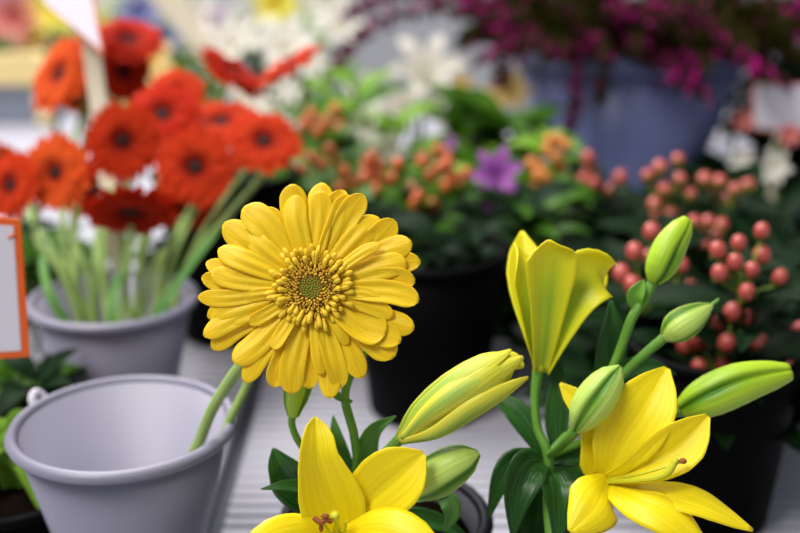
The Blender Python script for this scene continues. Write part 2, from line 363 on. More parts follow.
# tip x, tip y, width, layer, base radius -- read off the flower, in units of K from the disc centre (280,272)
TR = [(302, 45, 54, 0), (238, 50, 58, 0), (246, 74, 52, 2), (298, 66, 50, 2), (347, 62, 50, 0), (362, 74, 64, 1), (391, 74, 52, 0),
      (424, 122, 56, 1.5), (458, 128, 56, 0), (493, 175, 54, 0.6), (426, 180, 26, 3), (512, 216, 46, 0), (482, 216, 54, 2), (500, 258, 50, 0.4),
      (508, 300, 50, 1.4), (426, 296, 26, 3), (453, 332, 36, 2.4), (498, 358, 50, 0.2), (470, 385, 54, 0.8), (438, 368, 74, 2), (455, 420, 66, 0.7),
      (388, 463, 46, 0.6), (356, 394, 24, 3), (343, 484, 44, 1.8), (320, 506, 46, 0), (304, 456, 34, 2.2), (238, 497, 54, 1.6), (276, 486, 44, 0.3),
      (196, 482, 46, 0.2), (140, 472, 42, 1), (200, 402, 30, 2.6), (116, 428, 54, 1.8), (68, 402, 46, 0), (52, 374, 44, 0.5), (66, 348, 58, 1.5),
      (58, 334, 40, 0.2), (148, 348, 28, 2.7), (38, 292, 36, 1.1), (46, 250, 42, 0.5), (54, 218, 40, 0), (68, 240, 44, 2), (80, 190, 48, 1.6), (90, 134, 58, 0.4),
      (142, 148, 46, 2.1), (132, 100, 66, 0.9), (170, 104, 50, 0.2), (118, 296, 28, 2.6)]
for i, (tx, ty, wd, ly) in enumerate(TR):
    dx, dy = (tx - 280) * K, -(ty - 272) * K
    L = math.hypot(dx, dy); u = V((dx / L, dy / L, 0)); sd = V((-u.y, u.x, 0))
    rr = R.uniform(-1, 1); z0 = -0.0052 + ly * 0.0016
    r0 = 0.0075; bend = R.uniform(-0.05, 0.05) * L
    hi = 0.055 + 0.02 * rr; tipd = 0.02 + R.uniform(-0.03, 0.05) - (0.02 if ly < 1 else 0)
    pts = [u * r0 + V((0, 0, z0)), u * (r0 + (L - r0) * 0.35) + sd * bend * 0.6 + V((0, 0, z0 + hi * L * 0.8)),
           u * (r0 + (L - r0) * 0.7) + sd * bend + V((0, 0, z0 + hi * L)), u * L + V((0, 0, z0 + (hi - tipd) * L))]
    g = G(); g.strip(pts, wd * K * 1.04, (u * -0.05 + V((0, 0, 1)) + sd * R.uniform(-0.22, 0.22)), 'gerb', cup=R.uniform(-0.28, -0.05) if R.random() < 0.65 else R.uniform(0.08, 0.25), nu=15, nv=26, ridge=0.075, ruffle=R.uniform(0.0, 0.02))
    g.xf(FM); obj('petal', g, M_gp, gb, th=0.0004)
# inner rays
n = 0
for ring, (ra, cnt, ln, zz) in enumerate([(0.0182, 26, 0.0052, 0.0002), (0.0165, 24, 0.0048, 0.0012), (0.0148, 24, 0.0042, 0.0022)]):
    for k in range(cnt):
        a = 2 * math.pi * (k + 0.35 * ring) / cnt + R.uniform(-0.12, 0.12)
        l2 = ln * R.uniform(0.6, 1.3); u = V((math.cos(a), math.sin(a), 0)); s = V((-u.y, u.x, 0)) * R.uniform(-0.0016, 0.0016)
        r1 = ra - 0.0045
        g = G(); g.tube([u * r1 + V((0, 0, zz)), u * (r1 + l2 * 0.6) + s + V((0, 0, zz + 0.0012)), u * (r1 + l2 * 1.15) + s * 1.4 + V((0, 0, zz + R.uniform(0.0008, 0.0022)))],
                        [0.0006, 0.0009, 0.00115, 0.0013, 0.0007], 7, 9)
        g.xf(FM); obj('ray_floret', g, M_gi, gb)
g = G(); g.lathe([(0.0002, 0.0026), (0.004, 0.0028), (0.008, 0.0018), (0.0125, 0.0005), (0.0145, -0.002), (0.010, -0.006), (0.0002, -0.007)], (0, 0, 0), 40)
g.xf(FM); disc = obj('flower_disc', g, M_gb, gb)
g = G(); g2 = G()
for k in range(420):
    r = 0.0132 * math.sqrt((k + 0.5) / 420); a = k * 2.39996
    if r < 0.0050:
        zb = 0.0028; g2.ball((r * math.cos(a), r * math.sin(a), zb), 0.00046 * R.uniform(0.8, 1.2), 6, 4, sq=(1, 1, 1.6)); continue
    zb = 0.0028 - 0.0024 * ((r - 0.0050) / 0.0085) ** 1.5
    u = V((math.cos(a + R.uniform(-.1, .1)), math.sin(a), 0)); l2 = R.uniform(0.0012, 0.0024)
    p = u * r + V((0, 0, zb)); q = p + u * l2 * (0.2 + 0.7 * r / 0.013) + V((0, 0, l2 * 0.8))
    g.tube([p, q], [0.00035, 0.0005, 0.00058, 0.0003], 6, 5, mi=0 if R.random() < 0.9 else 1)
g.xf(FM); g2.xf(FM)
o = obj('disc_florets', g, [M_gd, M_gb], gb); o['kind'] = 'stuff'
o = obj('disc_centre', g2, M_gg, gb); o['kind'] = 'stuff'; o['label'] = 'green unopened florets at the middle of the disc'
# calyx and stem
g = G(); g.lathe([(0.0002, -0.013), (0.004, -0.0125), (0.009, -0.009), (0.013, -0.005), (0.0002, -0.004)], (0, 0, 0), 24); g.xf(FM); obj('calyx', g, M_st, gb)
hb_ = FM @ V((0, 0, -0.012))
g = G(); g.tube([hb_, P(285, 318, 0.522), P(258, 348, 0.540), P(236, 372, 0.556), P(213, 408, 0.572), P(200, 440, 0.583), P(189, 470, 0.592), gb.location + V((0, 0, 0.0))],
       [0.0034, 0.0034, 0.0032, 0.0030, 0.003, 0.003, 0.003], 12, 50); obj('stem', g, M_sp, gb)
s2 = thing('flower_stalk', B1 + V((0.004, 0.006, 0.006)), 'thin pale green stem leaning beside the thicker stem of the yellow gerbera', 'stem')
g = G(); g.tube([P(262, 352, 0.575), P(247, 385, 0.590), P(232, 415, 0.596), P(219, 440, 0.600), B1 + V((0.018, -0.004, 0.05)), s2.location], [0.0022, 0.0024, 0.0024, 0.0024], 10, 36)
obj('stem', g, M_sp, s2)
# ---------------------------------------------------------------- lily builders
def flow(name, parent, petals, m=M_lp, th=0.0006):
    for (pts, W, nr, kw) in petals:
        g = G(); g.strip(pts, W, nr, **{**dict(shape='lily', cup=0.25, nu=13, nv=28, fold=0.03), **kw}); obj('petal', g, m, parent, th=th)
def bud(parent, pts, W, m, label=None, tip=0.12, lobes=3, depth=0.16, ph=0.4, base=0.3, prof=None):
    prof = prof or [base, 0.62, 0.84, 0.96, 1.0, 0.98, 0.88, 0.66, tip]
    g = G(); g.tube(pts, [W / 2 * q for q in prof], 84, 34, lobes=lobes, depth=depth, ph=ph)
    o = obj('bud', g, m, parent)
    if label: o['label'] = label
    return o
def stem(parent, pts, r, m=M_st, name='stem', n=10):
    r = [q * .84 for q in r] if hasattr(r, '__len__') else r
    g = G(); g.tube(pts, r, n, max(12, len(pts) * 7)); return obj(name, g, m, parent)
def leaf(parent, pts, W, nr, m=M_lf, shape='leaf', **kw):
    g = G(); g.strip(pts, W, nr, **{**dict(shape=shape, cup=0.3, nu=9, nv=20, fold=0.04), **kw}); return obj('leaf', g, m, parent, th=0.0005)
C = TOC; U = V((0, 0, 1)); X = V((1, 0, 0))
# ---------------------------------------------------------------- front lily
fl = thing('lily', LP + V((-0.02, 0, 0.058)), 'yellow lily in the low black pot, open flower cut by the bottom edge', 'flower')
b0 = fl.location
stem(fl, [b0 - V((0, 0, 0.01)), P(352, 520, 0.575), P(357, 470, 0.548), P(354, 435, 0.535), P(345, 398, 0.525), P(352, 372, 0.522), P(366, 350, 0.52)], [0.0030, 0.0030, 0.0028, 0.0026, 0.0024, 0.0020])
c0 = P(338, 530, 0.500)
g = G(); g.tube([c0 + V((0, 0.022, -0.02)), c0 + V((0, 0.010, -0.008)), c0 + V((0, 0.002, 0))], [0.003, 0.004, 0.0052, 0.006], 14, 10)
f1 = obj('flower', g, M_lt, fl); f1['label'] = 'open yellow lily flower at the bottom edge'
flow('petal', f1, [
    ([P(342, 532, 0.502), P(331, 500, 0.497), P(319, 462, 0.492), P(317, 440, 0.492), P(315, 417, 0.496)], px(66, .495), [C + X * 0.1, C + X * 0.1, C + X * 0.25, C + X * .5], dict(cup=0.35, shape='taper', fold=0.03)),
    ([P(347, 526, 0.503), P(372, 498, 0.497), P(400, 474, 0.491), P(424, 453, 0.490)], px(66, .495), [C + U * 0.1 - X * 0.2] * 4, dict(cup=0.24, fold=0.05, shape='lily')),
    ([P(335, 532, 0.500), P(305, 535, 0.488), P(272, 545, 0.478), P(235, 565, 0.472)], px(52, .48), [C + U * 0.3] * 4, dict(cup=-0.2)),
    ([P(342, 534, 0.500), P(372, 532, 0.486), P(405, 540, 0.478), P(448, 562, 0.472)], px(58, .48), [C + U * 0.4] * 4, dict(cup=-0.25)),
    ([P(338, 538, 0.498), P(345, 560, 0.480), P(352, 590, 0.470), P(360, 620, 0.468)], px(56, .48), [C + U * 0.6] * 4, dict(cup=-0.2)),
    ([P(334, 538, 0.498), P(315, 560, 0.482), P(298, 585, 0.474), P(280, 612, 0.472)], px(50, .48), [C + U * 0.6] * 4, dict(cup=-0.2)),
])
for (ax, ay, ad, bx, by) in [(323, 522, 0.484, 334, 534), (335, 518, 0.490, 338, 533), (346, 522, 0.488, 341, 534)]:
    st_ = [P(bx, by, 0.499), P((ax + bx) / 2 + 1, (ay + by) / 2 + 4, (ad + .499) / 2 - .002), P(ax, ay, ad)]
    g = G(); g.tube(st_, [0.0009, 0.0007, 0.0006], 8, 10); sm = obj('stamen', g, M_ps, f1)
    if ax == 323:
        g = G(); p = P(ax, ay, ad)
        g.tube([p + V((-0.0042, 0, 0.0022)), p + V((-0.001, -0.001, 0.0006)), p + V((0.0012, -0.001, 0.0014)), p + V((0.0036, 0, 0.0004))], [0.0011, 0.0014, 0.001, 0.0013], 10, 16)
        g.ball(p + V((0.001, -0.0006, 0.0032)), 0.0016, 10, 8, sq=(1.2, .8, .8)); g.ball(p + V((-0.0008, -0.0006, -0.0026)), 0.0013, 8, 6, sq=(.8, .8, 1.6))
        o = obj('anther', g, M_an, f1); o['label'] = 'rusty brown anther'
g = G(); g.tube([P(338, 534, 0.499), P(337, 526, 0.490), P(335, 514, 0.484)], [0.0016, 0.0013, 0.0012, 0.0022], 10, 12); obj('pistil', g, M_ps, f1)
# half open bud
bp = [P(400, 439, 0.503), P(424, 420, 0.500), P(458, 395, 0.497), P(492, 372, 0.496), P(512, 359, 0.497)]
b1 = bud(fl, bp, px(50), M_by, 'half open pale green and yellow bud with parting tips', tip=0.3, depth=0.12, ph=0.2, prof=[0.26, 0.56, 0.80, 0.95, 1.0, 0.96, 0.84, 0.62, 0.30])
for (pts, W, nr, cp) in [
    ([P(401, 437, 0.499), P(418, 407, 0.494), P(452, 378, 0.490), P(488, 359, 0.490), P(511, 350, 0.494)], px(26), UP * 0.8 + C * 0.7 - X * 0.4, -0.55),
    ([P(402, 440, 0.498), P(430, 412, 0.487), P(464, 388, 0.4855), P(498, 370, 0.488), P(523, 357, 0.493)], px(24), C + UP * 0.25, -0.5),
    ([P(402, 443, 0.499), P(436, 436, 0.490), P(472, 415, 0.4875), P(502, 396, 0.489), P(528, 377, 0.492)], px(26), C * 0.8 - UP * 0.6 + X * 0.3, -0.55),
    ([P(470, 390, 0.499), P(492, 372, 0.498), P(510, 362, 0.499), P(524, 366, 0.500)], px(22), C, -0.3)]:
    g = G(); g.strip(pts, W, nr, 'lily', cup=cp, nu=11, nv=26, ridge=0.0); obj('petal', g, M_bt, b1, th=0.0012)
stem(fl, [P(354, 478, 0.548), P(372, 462, 0.530), P(388, 450, 0.512), P(401, 438, 0.503)], [0.0024, 0.0026, 0.0032], name='bud_stalk')
bud(fl, [P(405, 492, 0.514), P(428, 481, 0.508), P(452, 466, 0.504), P(479, 453, 0.503)], px(44), M_bg, 'plump closed green bud right of the open flower', tip=0.16, ph=0.75, depth=0.14)
stem(fl, [P(356, 500, 0.56), P(378, 500, 0.535), P(394, 496, 0.520), P(407, 491, 0.514)], [0.0024, 0.0026, 0.0032], name='bud_stalk')
bud(fl, [P(293, 416, 0.530), P(295, 400, 0.528), P(300, 378, 0.526), P(306, 352, 0.526), P(310, 335, 0.526)], px(29, .53), M_bl, 'green bud standing behind the gerbera petals', ph=0.2, base=0.4)
stem(fl, [b0 + V((-0.005, 0, -0.005)), P(335, 500, 0.565), P(315, 462, 0.545), P(299, 442, 0.535), P(292, 425, 0.531), P(293, 414, 0.530)], [0.0026, 0.0026, 0.0022, 0.002, 0.0024], name='bud_stalk')
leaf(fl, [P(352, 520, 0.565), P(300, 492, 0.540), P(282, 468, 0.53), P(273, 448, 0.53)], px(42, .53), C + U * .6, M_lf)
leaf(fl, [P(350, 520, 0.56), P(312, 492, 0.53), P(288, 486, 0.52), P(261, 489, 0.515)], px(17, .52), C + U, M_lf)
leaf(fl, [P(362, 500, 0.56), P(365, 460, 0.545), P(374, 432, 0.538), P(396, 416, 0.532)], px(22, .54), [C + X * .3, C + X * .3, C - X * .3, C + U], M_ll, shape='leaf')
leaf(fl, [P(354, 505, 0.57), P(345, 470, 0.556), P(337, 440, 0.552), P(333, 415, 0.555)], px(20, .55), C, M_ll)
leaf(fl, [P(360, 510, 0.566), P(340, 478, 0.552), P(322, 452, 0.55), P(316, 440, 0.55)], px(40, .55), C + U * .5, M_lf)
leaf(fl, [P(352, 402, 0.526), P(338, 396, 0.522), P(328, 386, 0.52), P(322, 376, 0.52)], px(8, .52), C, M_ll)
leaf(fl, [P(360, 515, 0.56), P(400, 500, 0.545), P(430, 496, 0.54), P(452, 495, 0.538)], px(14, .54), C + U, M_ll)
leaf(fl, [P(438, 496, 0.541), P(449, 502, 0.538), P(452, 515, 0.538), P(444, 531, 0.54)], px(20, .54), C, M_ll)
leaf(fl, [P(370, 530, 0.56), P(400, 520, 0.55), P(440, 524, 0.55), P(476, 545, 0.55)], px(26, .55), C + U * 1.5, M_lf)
# ---------------------------------------------------------------- right lily
rl = thing('lily', RP + V((0, 0, 0.058)), 'taller yellow lily on the right with a trumpet flower and four green buds', 'flower')
r0 = rl.location
J = P(548, 456, 0.545)
stem(rl, [r0 - V((0, 0, 0.008)), P(553, 560, 0.530), P(549, 505, 0.540), J, P(538, 430, 0.550), P(535, 400, 0.552), P(538, 370, 0.552)], [0.0038, 0.0038, 0.0034, 0.0028, 0.0024, 0.0034])
Tc = P(540, 372, 0.552)
g = G(); g.tube([Tc, P(541, 358, 0.552), P(543, 340, 0.553), P(546, 320, 0.554)], [0.0030, 0.0044, 0.0056, 0.007, 0.0085], 16, 14, lobes=3, depth=0.1)
f2 = obj('flower', g, M_lt, rl); f2['label'] = 'trumpet shaped yellow flower seen from the side'
D = .552
flow('petal', f2, [
    ([P(541, 368, .553), P(534, 330, .556), P(527, 285, .563), P(522, 231, .572)], px(40, D), [C] * 4, dict(cup=0.3, shape='flare')),
    ([P(544, 366, .554), P(560, 325, .562), P(578, 288, .572), P(603, 257, .580)], px(48, D), [C] * 4, dict(cup=0.3, shape='flare')),
    ([P(541, 368, .553), P(552, 325, .562), P(560, 288, .578), P(566, 262, .590)], px(60, D), [C] * 4, dict(cup=0.3, shape='flare')),
    ([P(538, 370, .551), P(531, 335, .547), P(524, 285, .547), P(514, 243, .551)], px(40, D), [-C * .8 - X * .6, -C * .8 - X * .6, -C * .8 - X * .5, -C * .3 - X], dict(cup=-0.5, shape='flare')),
    ([P(541, 371, .550), P(545, 335, .541), P(549, 290, .535), P(551, 256, .530), P(549, 240, .524)], px(50, D), [-C, -C, -C, -C + U * .2, -C * .3 + U], dict(cup=-0.38, shape='flare')),
    ([P(543, 370, .551), P(557, 335, .544), P(575, 296, .541), P(592, 273, .541), P(615, 263, .545)], px(58, D), [-C * .8 + X * .5, -C * .8 + X * .4, -C * .9 + X * .3, -C + U * .2, -C * .4 + U], dict(cup=-0.36, shape='flare')),
], M_lo)
# open lower flower
E = P(602, 480, 0.528)
g = G(); g.tube([P(575, 498, 0.556), P(588, 490, 0.545), P(600, 482, 0.532)], [0.0026, 0.0035, 0.0045, 0.006], 14, 10, lobes=3, depth=.1)
f3 = obj('flower', g, M_lt, rl); f3['label'] = 'wide open yellow flower at the lower right'
D = .52
flow('petal', f3, [
    ([P(606, 478, .530), P(602, 450, .528), P(588, 415, .528), P(560, 383, .534)], px(52, D), [C] * 4, dict(cup=0.2, shape='taper')),
    ([P(604, 478, .527), P(620, 445, .519), P(645, 408, .515), P(667, 368, .520)], px(66, D), [C - X * .3] * 4, dict(cup=0.3)),
    ([P(604, 481, .527), P(640, 468, .514), P(678, 447, .508), P(708, 416, .508)], px(48, D), [C + UP * .35] * 4, dict(cup=0.42, fold=0.07, shape='wedge')),
    ([P(604, 484, .527), P(650, 490, .510), P(700, 500, .502), P(753, 530, .500)], px(46, D), [C * .5 + UP] * 4, dict(cup=-0.15)),
    ([P(602, 484, .525), P(635, 497, .504), P(672, 515, .494), P(712, 555, .490)], px(48, D), [C * .7 + UP * .8] * 4, dict(cup=-0.3)),
    ([P(608, 478, .524), P(602, 492, .512), P(593, 508, .504), P(570, 532, .500)], px(56, D), [C, C, C + UP * .3, C + UP * .5], dict(cup=-0.3, shape='lily')),
])
g = G(); g.tube([P(604, 482, .524), P(636, 480, .507), P(664, 475, .500), P(677, 459, .498)], [0.0012, 0.0012, 0.0015, 0.0019, 0.0014], 10, 20); obj('pistil', g, M_ps, f3)
for (qx, qy, qd) in [(683, 461, .499)]:
    g = G(); g.tube([P(606, 480, .525), P(640, 474, .506), P(qx - 8, qy + 3, .500), P(qx, qy, qd)], [0.0008, 0.0006, 0.0005], 8, 16); obj('stamen', g, M_ps, f3)
    g = G(); g.ball(P(qx, qy, qd - .001), 0.0018, 10, 8, sq=(1, 1, .7)); o = obj('anther', g, M_an, f3); o['label'] = 'small brown anther'
for (ps, W, m, lb, kw) in [
    ([P(576, 430, .520), P(588, 410, .516), P(602, 390, .514), P(620, 366, .514)], 38, M_bg, 'closed green bud in front of the upper left petal of the open flower', dict(ph=2.2)),
    ([P(653, 282, .548), P(662, 262, .546), P(672, 242, .546), P(688, 219, .546)], 35, M_bl, 'upright green bud, topmost of the right lily', dict(ph=1.2, tip=.3, prof=[.4, .74, .92, 1, 1, .96, .86, .7, .34])),
    ([P(664, 338, .546), P(677, 328, .544), P(692, 318, .543), P(712, 305, .543)], 33, M_bg, 'small green bud with a thin pointed tip', dict(ph=0.3, prof=[.34, .66, .9, 1, 1, .95, .8, .55, .16])),
    ([P(682, 410, .545), P(708, 397, .541), P(745, 382, .539), P(789, 372, .541)], 43, M_bl, 'long bright green bud pointing to the right edge', dict(ph=2.4, depth=.2, tip=.34, prof=[.5, .72, .88, .98, 1, .96, .84, .68, .42]))]:
    b = bud(rl, ps, px(W, .54), m, lb, **kw)
g = G(); g.tube([P(709, 307, .543), P(714, 303, .543), P(719, 299, .543)], [0.0012, 0.001, 0.0007], 8, 8); obj('bud_tip', g, M_st, rl)
stem(rl, [J, P(560, 447, .535), P(570, 437, .525), P(577, 429, .520)], [0.0024, 0.0026, 0.0032], name='bud_stalk')
stem(rl, [J, P(575, 425, .552), P(600, 392, .552), P(618, 355, .550), P(632, 318, .548), P(645, 298, .548), P(653, 281, .548)], [0.0026, 0.0026, 0.0024, 0.0028, 0.003, 0.0032], name='bud_stalk')
stem(rl, [J, P(585, 415, .556), P(615, 382, .554), P(640, 358, .550), P(665, 337, .546)], [0.0024, 0.0024, 0.0026, 0.003], name='bud_stalk')
stem(rl, [J, P(600, 435, .556), P(645, 420, .552), P(672, 412, .548), P(684, 409, .545)], [0.0024, 0.0024, 0.0026, 0.005], name='bud_stalk')
stem(rl, [P(549, 500, .541), P(560, 500, .552), P(578, 497, .555)], [0.0024, 0.0026], name='bud_stalk')
leaf(rl, [P(638, 312, .549), P(636, 298, .546), P(640, 288, .545), P(644, 280, .545)], px(17, .55), C - X * .5, M_st, cup=.5)
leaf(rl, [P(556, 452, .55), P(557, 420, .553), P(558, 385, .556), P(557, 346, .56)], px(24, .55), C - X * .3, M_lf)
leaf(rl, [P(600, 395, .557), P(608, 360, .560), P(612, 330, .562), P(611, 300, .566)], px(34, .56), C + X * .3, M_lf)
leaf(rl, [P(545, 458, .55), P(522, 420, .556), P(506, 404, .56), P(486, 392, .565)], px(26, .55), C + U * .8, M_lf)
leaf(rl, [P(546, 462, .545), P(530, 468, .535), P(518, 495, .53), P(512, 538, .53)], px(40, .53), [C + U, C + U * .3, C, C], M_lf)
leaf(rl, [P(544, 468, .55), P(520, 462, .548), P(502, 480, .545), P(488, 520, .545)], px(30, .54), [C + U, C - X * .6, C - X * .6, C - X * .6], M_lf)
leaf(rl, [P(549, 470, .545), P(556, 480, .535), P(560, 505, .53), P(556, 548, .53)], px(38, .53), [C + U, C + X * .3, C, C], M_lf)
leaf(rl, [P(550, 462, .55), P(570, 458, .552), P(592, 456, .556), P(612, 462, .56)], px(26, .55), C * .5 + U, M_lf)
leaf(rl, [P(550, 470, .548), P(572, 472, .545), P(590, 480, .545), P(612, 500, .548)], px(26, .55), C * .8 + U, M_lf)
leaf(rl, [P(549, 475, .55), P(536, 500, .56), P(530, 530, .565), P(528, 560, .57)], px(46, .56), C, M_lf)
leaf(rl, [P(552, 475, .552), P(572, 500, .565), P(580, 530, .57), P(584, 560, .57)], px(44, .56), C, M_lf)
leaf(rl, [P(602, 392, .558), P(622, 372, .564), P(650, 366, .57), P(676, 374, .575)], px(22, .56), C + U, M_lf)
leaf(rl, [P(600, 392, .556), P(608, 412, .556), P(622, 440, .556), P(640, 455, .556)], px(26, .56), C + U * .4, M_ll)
# ---------------------------------------------------------------- shared flower, leaf and berry meshes
def daisy(name, n, mats, rows=2, W=0.30, cup=-0.1, lift=0.12, inner=True, shape='gerb', disc=0.17, seed=1):
    rr = random.Random(seed); g = G()
    for row in range(rows):
        for k in range(n):
            a = 2 * math.pi * (k + 0.5 * row) / n + rr.uniform(-.06, .06); u = V((math.cos(a), math.sin(a), 0))
            L = (1.0 - 0.12 * row) * rr.uniform(0.9, 1.04); z = 0.05 * row - 0.05; dp = rr.uniform(-.05, .1)
            g.strip([u * 0.12 + V((0, 0, z)), u * 0.5 * L + V((0, 0, z + lift)), u * L + V((0, 0, z + lift - dp))], W, V((0, 0, 1)), shape, cup, 5, 9)
    if inner:
        for k in range(26):
            a = 2 * math.pi * k / 26; u = V((math.cos(a), math.sin(a), 0))
            g.strip([u * 0.12 + V((0, 0, .04)), u * 0.3 + V((0, 0, .12)), u * rr.uniform(.38, .46) + V((0, 0, .13))], 0.09, V((0, 0, 1)), 'gerb', cup, 3, 5, mi=0)
    pe = mesh(name, g, mats)
    g = G(); g.lathe([(0.001, 0.11), (disc * .6, 0.11), (disc, 0.06), (disc, -0.08), (0.06, -0.2), (0.001, -0.2)], n=16)
    return pe, g
RH = []
for i, (m, sd) in enumerate([(M_ro, 1), (M_rd, 2), (M_oo, 3)]):
    pe, g = daisy('gerbera_petals', 24, m, rows=3, W=.22, seed=sd); RH.append((pe, mesh('gerbera_disc', g, M_dk)))
# red gerberas: x, y, radius px, depth, facing, head kind, label
Gs = [
 (124, 141, 39, .82, (0.05, -1, 0.15), 0, 'round scarlet gerbera with a black eye just right of the wooden price stick'),
 (57, 173, 39, .80, (-0.35, -1, 0.30), 2, 'orange red gerbera left of the price stick, facing slightly left'),
 (12, 186, 34, .80, (-0.5, -1, 0.5), 0, 'red gerbera cut by the left edge of the frame'),
 (196, 168, 40, .82, (0.1, -1, 0.45), 0, 'red gerbera directly above the thin stems, lower right of the price stick'),
 (264, 143, 38, .84, (0.3, -1, 1.15), 0, 'rightmost low red gerbera, tilted upwards'),
 (163, 116, 39, .86, (0.0, -1, 1.1), 1, 'deep red gerbera behind the round scarlet one, tilted upwards'),
 (176, 93, 29, .90, (0.1, -1, 1.1), 0, 'small scarlet gerbera at the top of the middle row'),
 (131, 209, 46, .79, (0.15, -1, -0.95), 1, 'drooping red gerbera, shade put into its dark petals, hanging just above the second grey bucket'),  # darker petal red carries the shade of the downturned head
 (62, 76, 42, .93, (-0.9, -1, 0.9), 2, 'orange gerbera tilted left, upper left behind the price stick'),
 (80, 98, 30, .96, (-0.3, -1, -0.9), 2, 'orange brown gerbera facing down, behind the price stick'),
 (128, 42, 36, .96, (0.3, -0.8, 1.5), 1, 'dark red gerbera right of the price card tip, seen nearly edge on'),
 (122, 72, 30, .95, (0.8, -1, 0.2), 1, 'dark red gerbera partly hidden behind the price stick'),
 (231, 74, 40, .92, (0.65, -0.08, .9), 1, 'red gerbera seen from the side, its petals sloping down to the right'),
 (291, 67, 37, .92, (-0.5, -0.12, .9), 0, 'orange gerbera seen edge on, rising to the right'),
 (222, 124, 38, .88, (0.0, -0.6, 1.5), 0, 'scarlet gerbera seen nearly edge on between the two right hand ones'),
 (186, 205, 34, .86, (0.1, -1, -0.6), 1, 'shaded red gerbera low behind the stems'),
 (4, 160, 34, .92, (-0.2, -1, -0.9), 2, 'brownish orange gerbera at the left edge, facing down'),
 (96, 190, 30, .90, (0.1, -1, 0.1), 1, 'dark red gerbera filling the gap between the two front ones'),
]
for i, (x, y, r, d, f, kd, lb) in enumerate(Gs):
    r *= 1.08; hd = P(x, y, d); a = i * 2.4; bs = B2 + V((0.022 * math.cos(a), 0.022 * math.sin(a), 0.007)); n = V(f).normalized()
    t = thing('gerbera', bs, lb, 'flower', 'red and orange gerberas in the second grey bucket')
    mt = frame(hd, f, i, px(r, d)); pe, di = RH[kd]
    place('petals', pe, mt, t, 0.0); place('disc', di, mt, t)
    rimp = V((max(-0.042, min(0.042, (hd.x - B2.x) * .5)), max(-0.038, min(0.038, (hd.y - B2.y) * .5)), 0)) 
    stem(t, [hd - n * px(r, d) * 0.15, hd - n * 0.022 - V((0, 0, 0.012)), (hd + B2 + rimp) / 2 * V((1, 1, 0)).length / V((1, 1, 0)).length if False else V(((hd.x * .55 + (B2.x + rimp.x) * .45), (hd.y * .55 + (B2.y + rimp.y) * .45), hd.z * .5 + H1 * .5 - .005)), B2 + rimp + V((0, 0, H1)), bs], 0.0024, M_sp)
# extra thin grass stems in the bucket
for i, (x, y, d) in enumerate([(45, 225, .84), (240, 205, .86), (150, 235, .88)]):
    bs = B2 + V((0.02 * math.cos(i * 2 + 1), 0.02 * math.sin(i * 2 + 1), 0.007)); q = P(x, y, d)
    rimp = V((max(-0.04, min(0.04, (q.x - B2.x) * .6)), -0.01, 0))
    t = thing('grass_blade', bs, ['pale green blade leaning left out of the second grey bucket', 'pale green blade leaning right out of the second grey bucket', 'short pale green blade in the middle of the second grey bucket'][i], 'leaf')
    g = G(); g.strip([bs, B2 + rimp + V((0, 0, H1)), q], 0.008, C, 'blade', 0.3, 5, 16); obj('blade', g, M_ll, t, th=.0005)
LEAFM = {}
for nm, m in (('dark', M_fd), ('mid', M_fm), ('bright', M_fb), ('lily', M_lf)):
    LEAFM[nm] = []
    for k in range(3):
        g = G(); g.strip([V((0, 0, 0)), V((0, .35, .06 + .03 * k)), V((0, .7, .06)), V((0, 1, -.08 * k))], [.42, .36, .5][k], V((0, 0, 1)), 'leaf', .25, 7, 12, fold=.03)
        LEAFM[nm].append(mesh('leaf', g, m))
def lmat(p, dr, up, L):
    y = V(dr).normalized(); z = V(up); z = (z - y * z.dot(y)); z = z.normalized() if z.length > 1e-4 else y.orthogonal().normalized()
    x = y.cross(z); return Matrix.Translation(p) @ Matrix((x, y, z)).transposed().to_4x4() @ Matrix.Scale(L, 4)
BERR = {}
for nm, m in (('pink', M_be), ('orange', M_bo), ('gold', M_by2)):
    g = G(); g.ball((0, 0, 0), 1, 14, 10, sq=(1, 1, 1.15))
    for k in range(5):
        a = k * 1.2566; u = V((math.cos(a), math.sin(a), 0)); g.strip([V((0, 0, -1.15)), u * .7 + V((0, 0, -.95)), u * 1.25 + V((0, 0, -.55))], .9, V((0, 0, 1)), 'leaf', .2, 4, 6, mi=1)
    g.tube([V((0, 0, 1.1)), V((0, 0, 1.35))], [.12, .05], 6, 3, mi=1)
    BERR[nm] = mesh('berry', g, [m, M_ca])
def bough(name, base, top, label, cat, group, nl=8, L=.045, lk='dark', berries=None, bk='pink', br=.0052, rs=None, spread=.02, lstart=.35):
    rs = rs or R; base = V(base); top = V(top)
    t = thing(name, base, label, cat, group)
    mid = base.lerp(top, .5) + V((rs.uniform(-.01, .01), rs.uniform(-.01, .01), .012))
    g = G(); g.tube([base, mid, top], [.0022, .0018, .0012], 6, 12)
    br_pts = []
    for p in (berries or []):
        j = base.lerp(top, .97) + (p - top) * .25
        g.tube([base.lerp(top, .9), j, p - V((0, 0, br))], [.0011, .0009], 5, 8, mi=1)
    obj('stem', g, [M_fd, M_ca], t)
    pts = catmull([base, mid, top], 30)
    for k in range(nl):
        s = lstart + (1.0 - lstart) * (k + .5) / nl; p = pts[int(s * 29)]; a = k * 2.4 + rs.uniform(-.4, .4)
        dr = V((math.cos(a), math.sin(a) * .8 - .15, rs.uniform(-.1, .7)))
        place('leaf', rs.choice(LEAFM[lk]), lmat(p, dr, V((0, -.3, 1)), L * rs.uniform(.7, 1.25)), t)
    for p in (berries or []):
        dr = (p - top * .6 - base * .4); dr = V((dr.x * 1.0, dr.y, abs(dr.z) + .01))
        place('berry', BERR[bk], frame(p, dr, rs.uniform(0, 6), br * rs.uniform(.9, 1.08)), t)
    return t
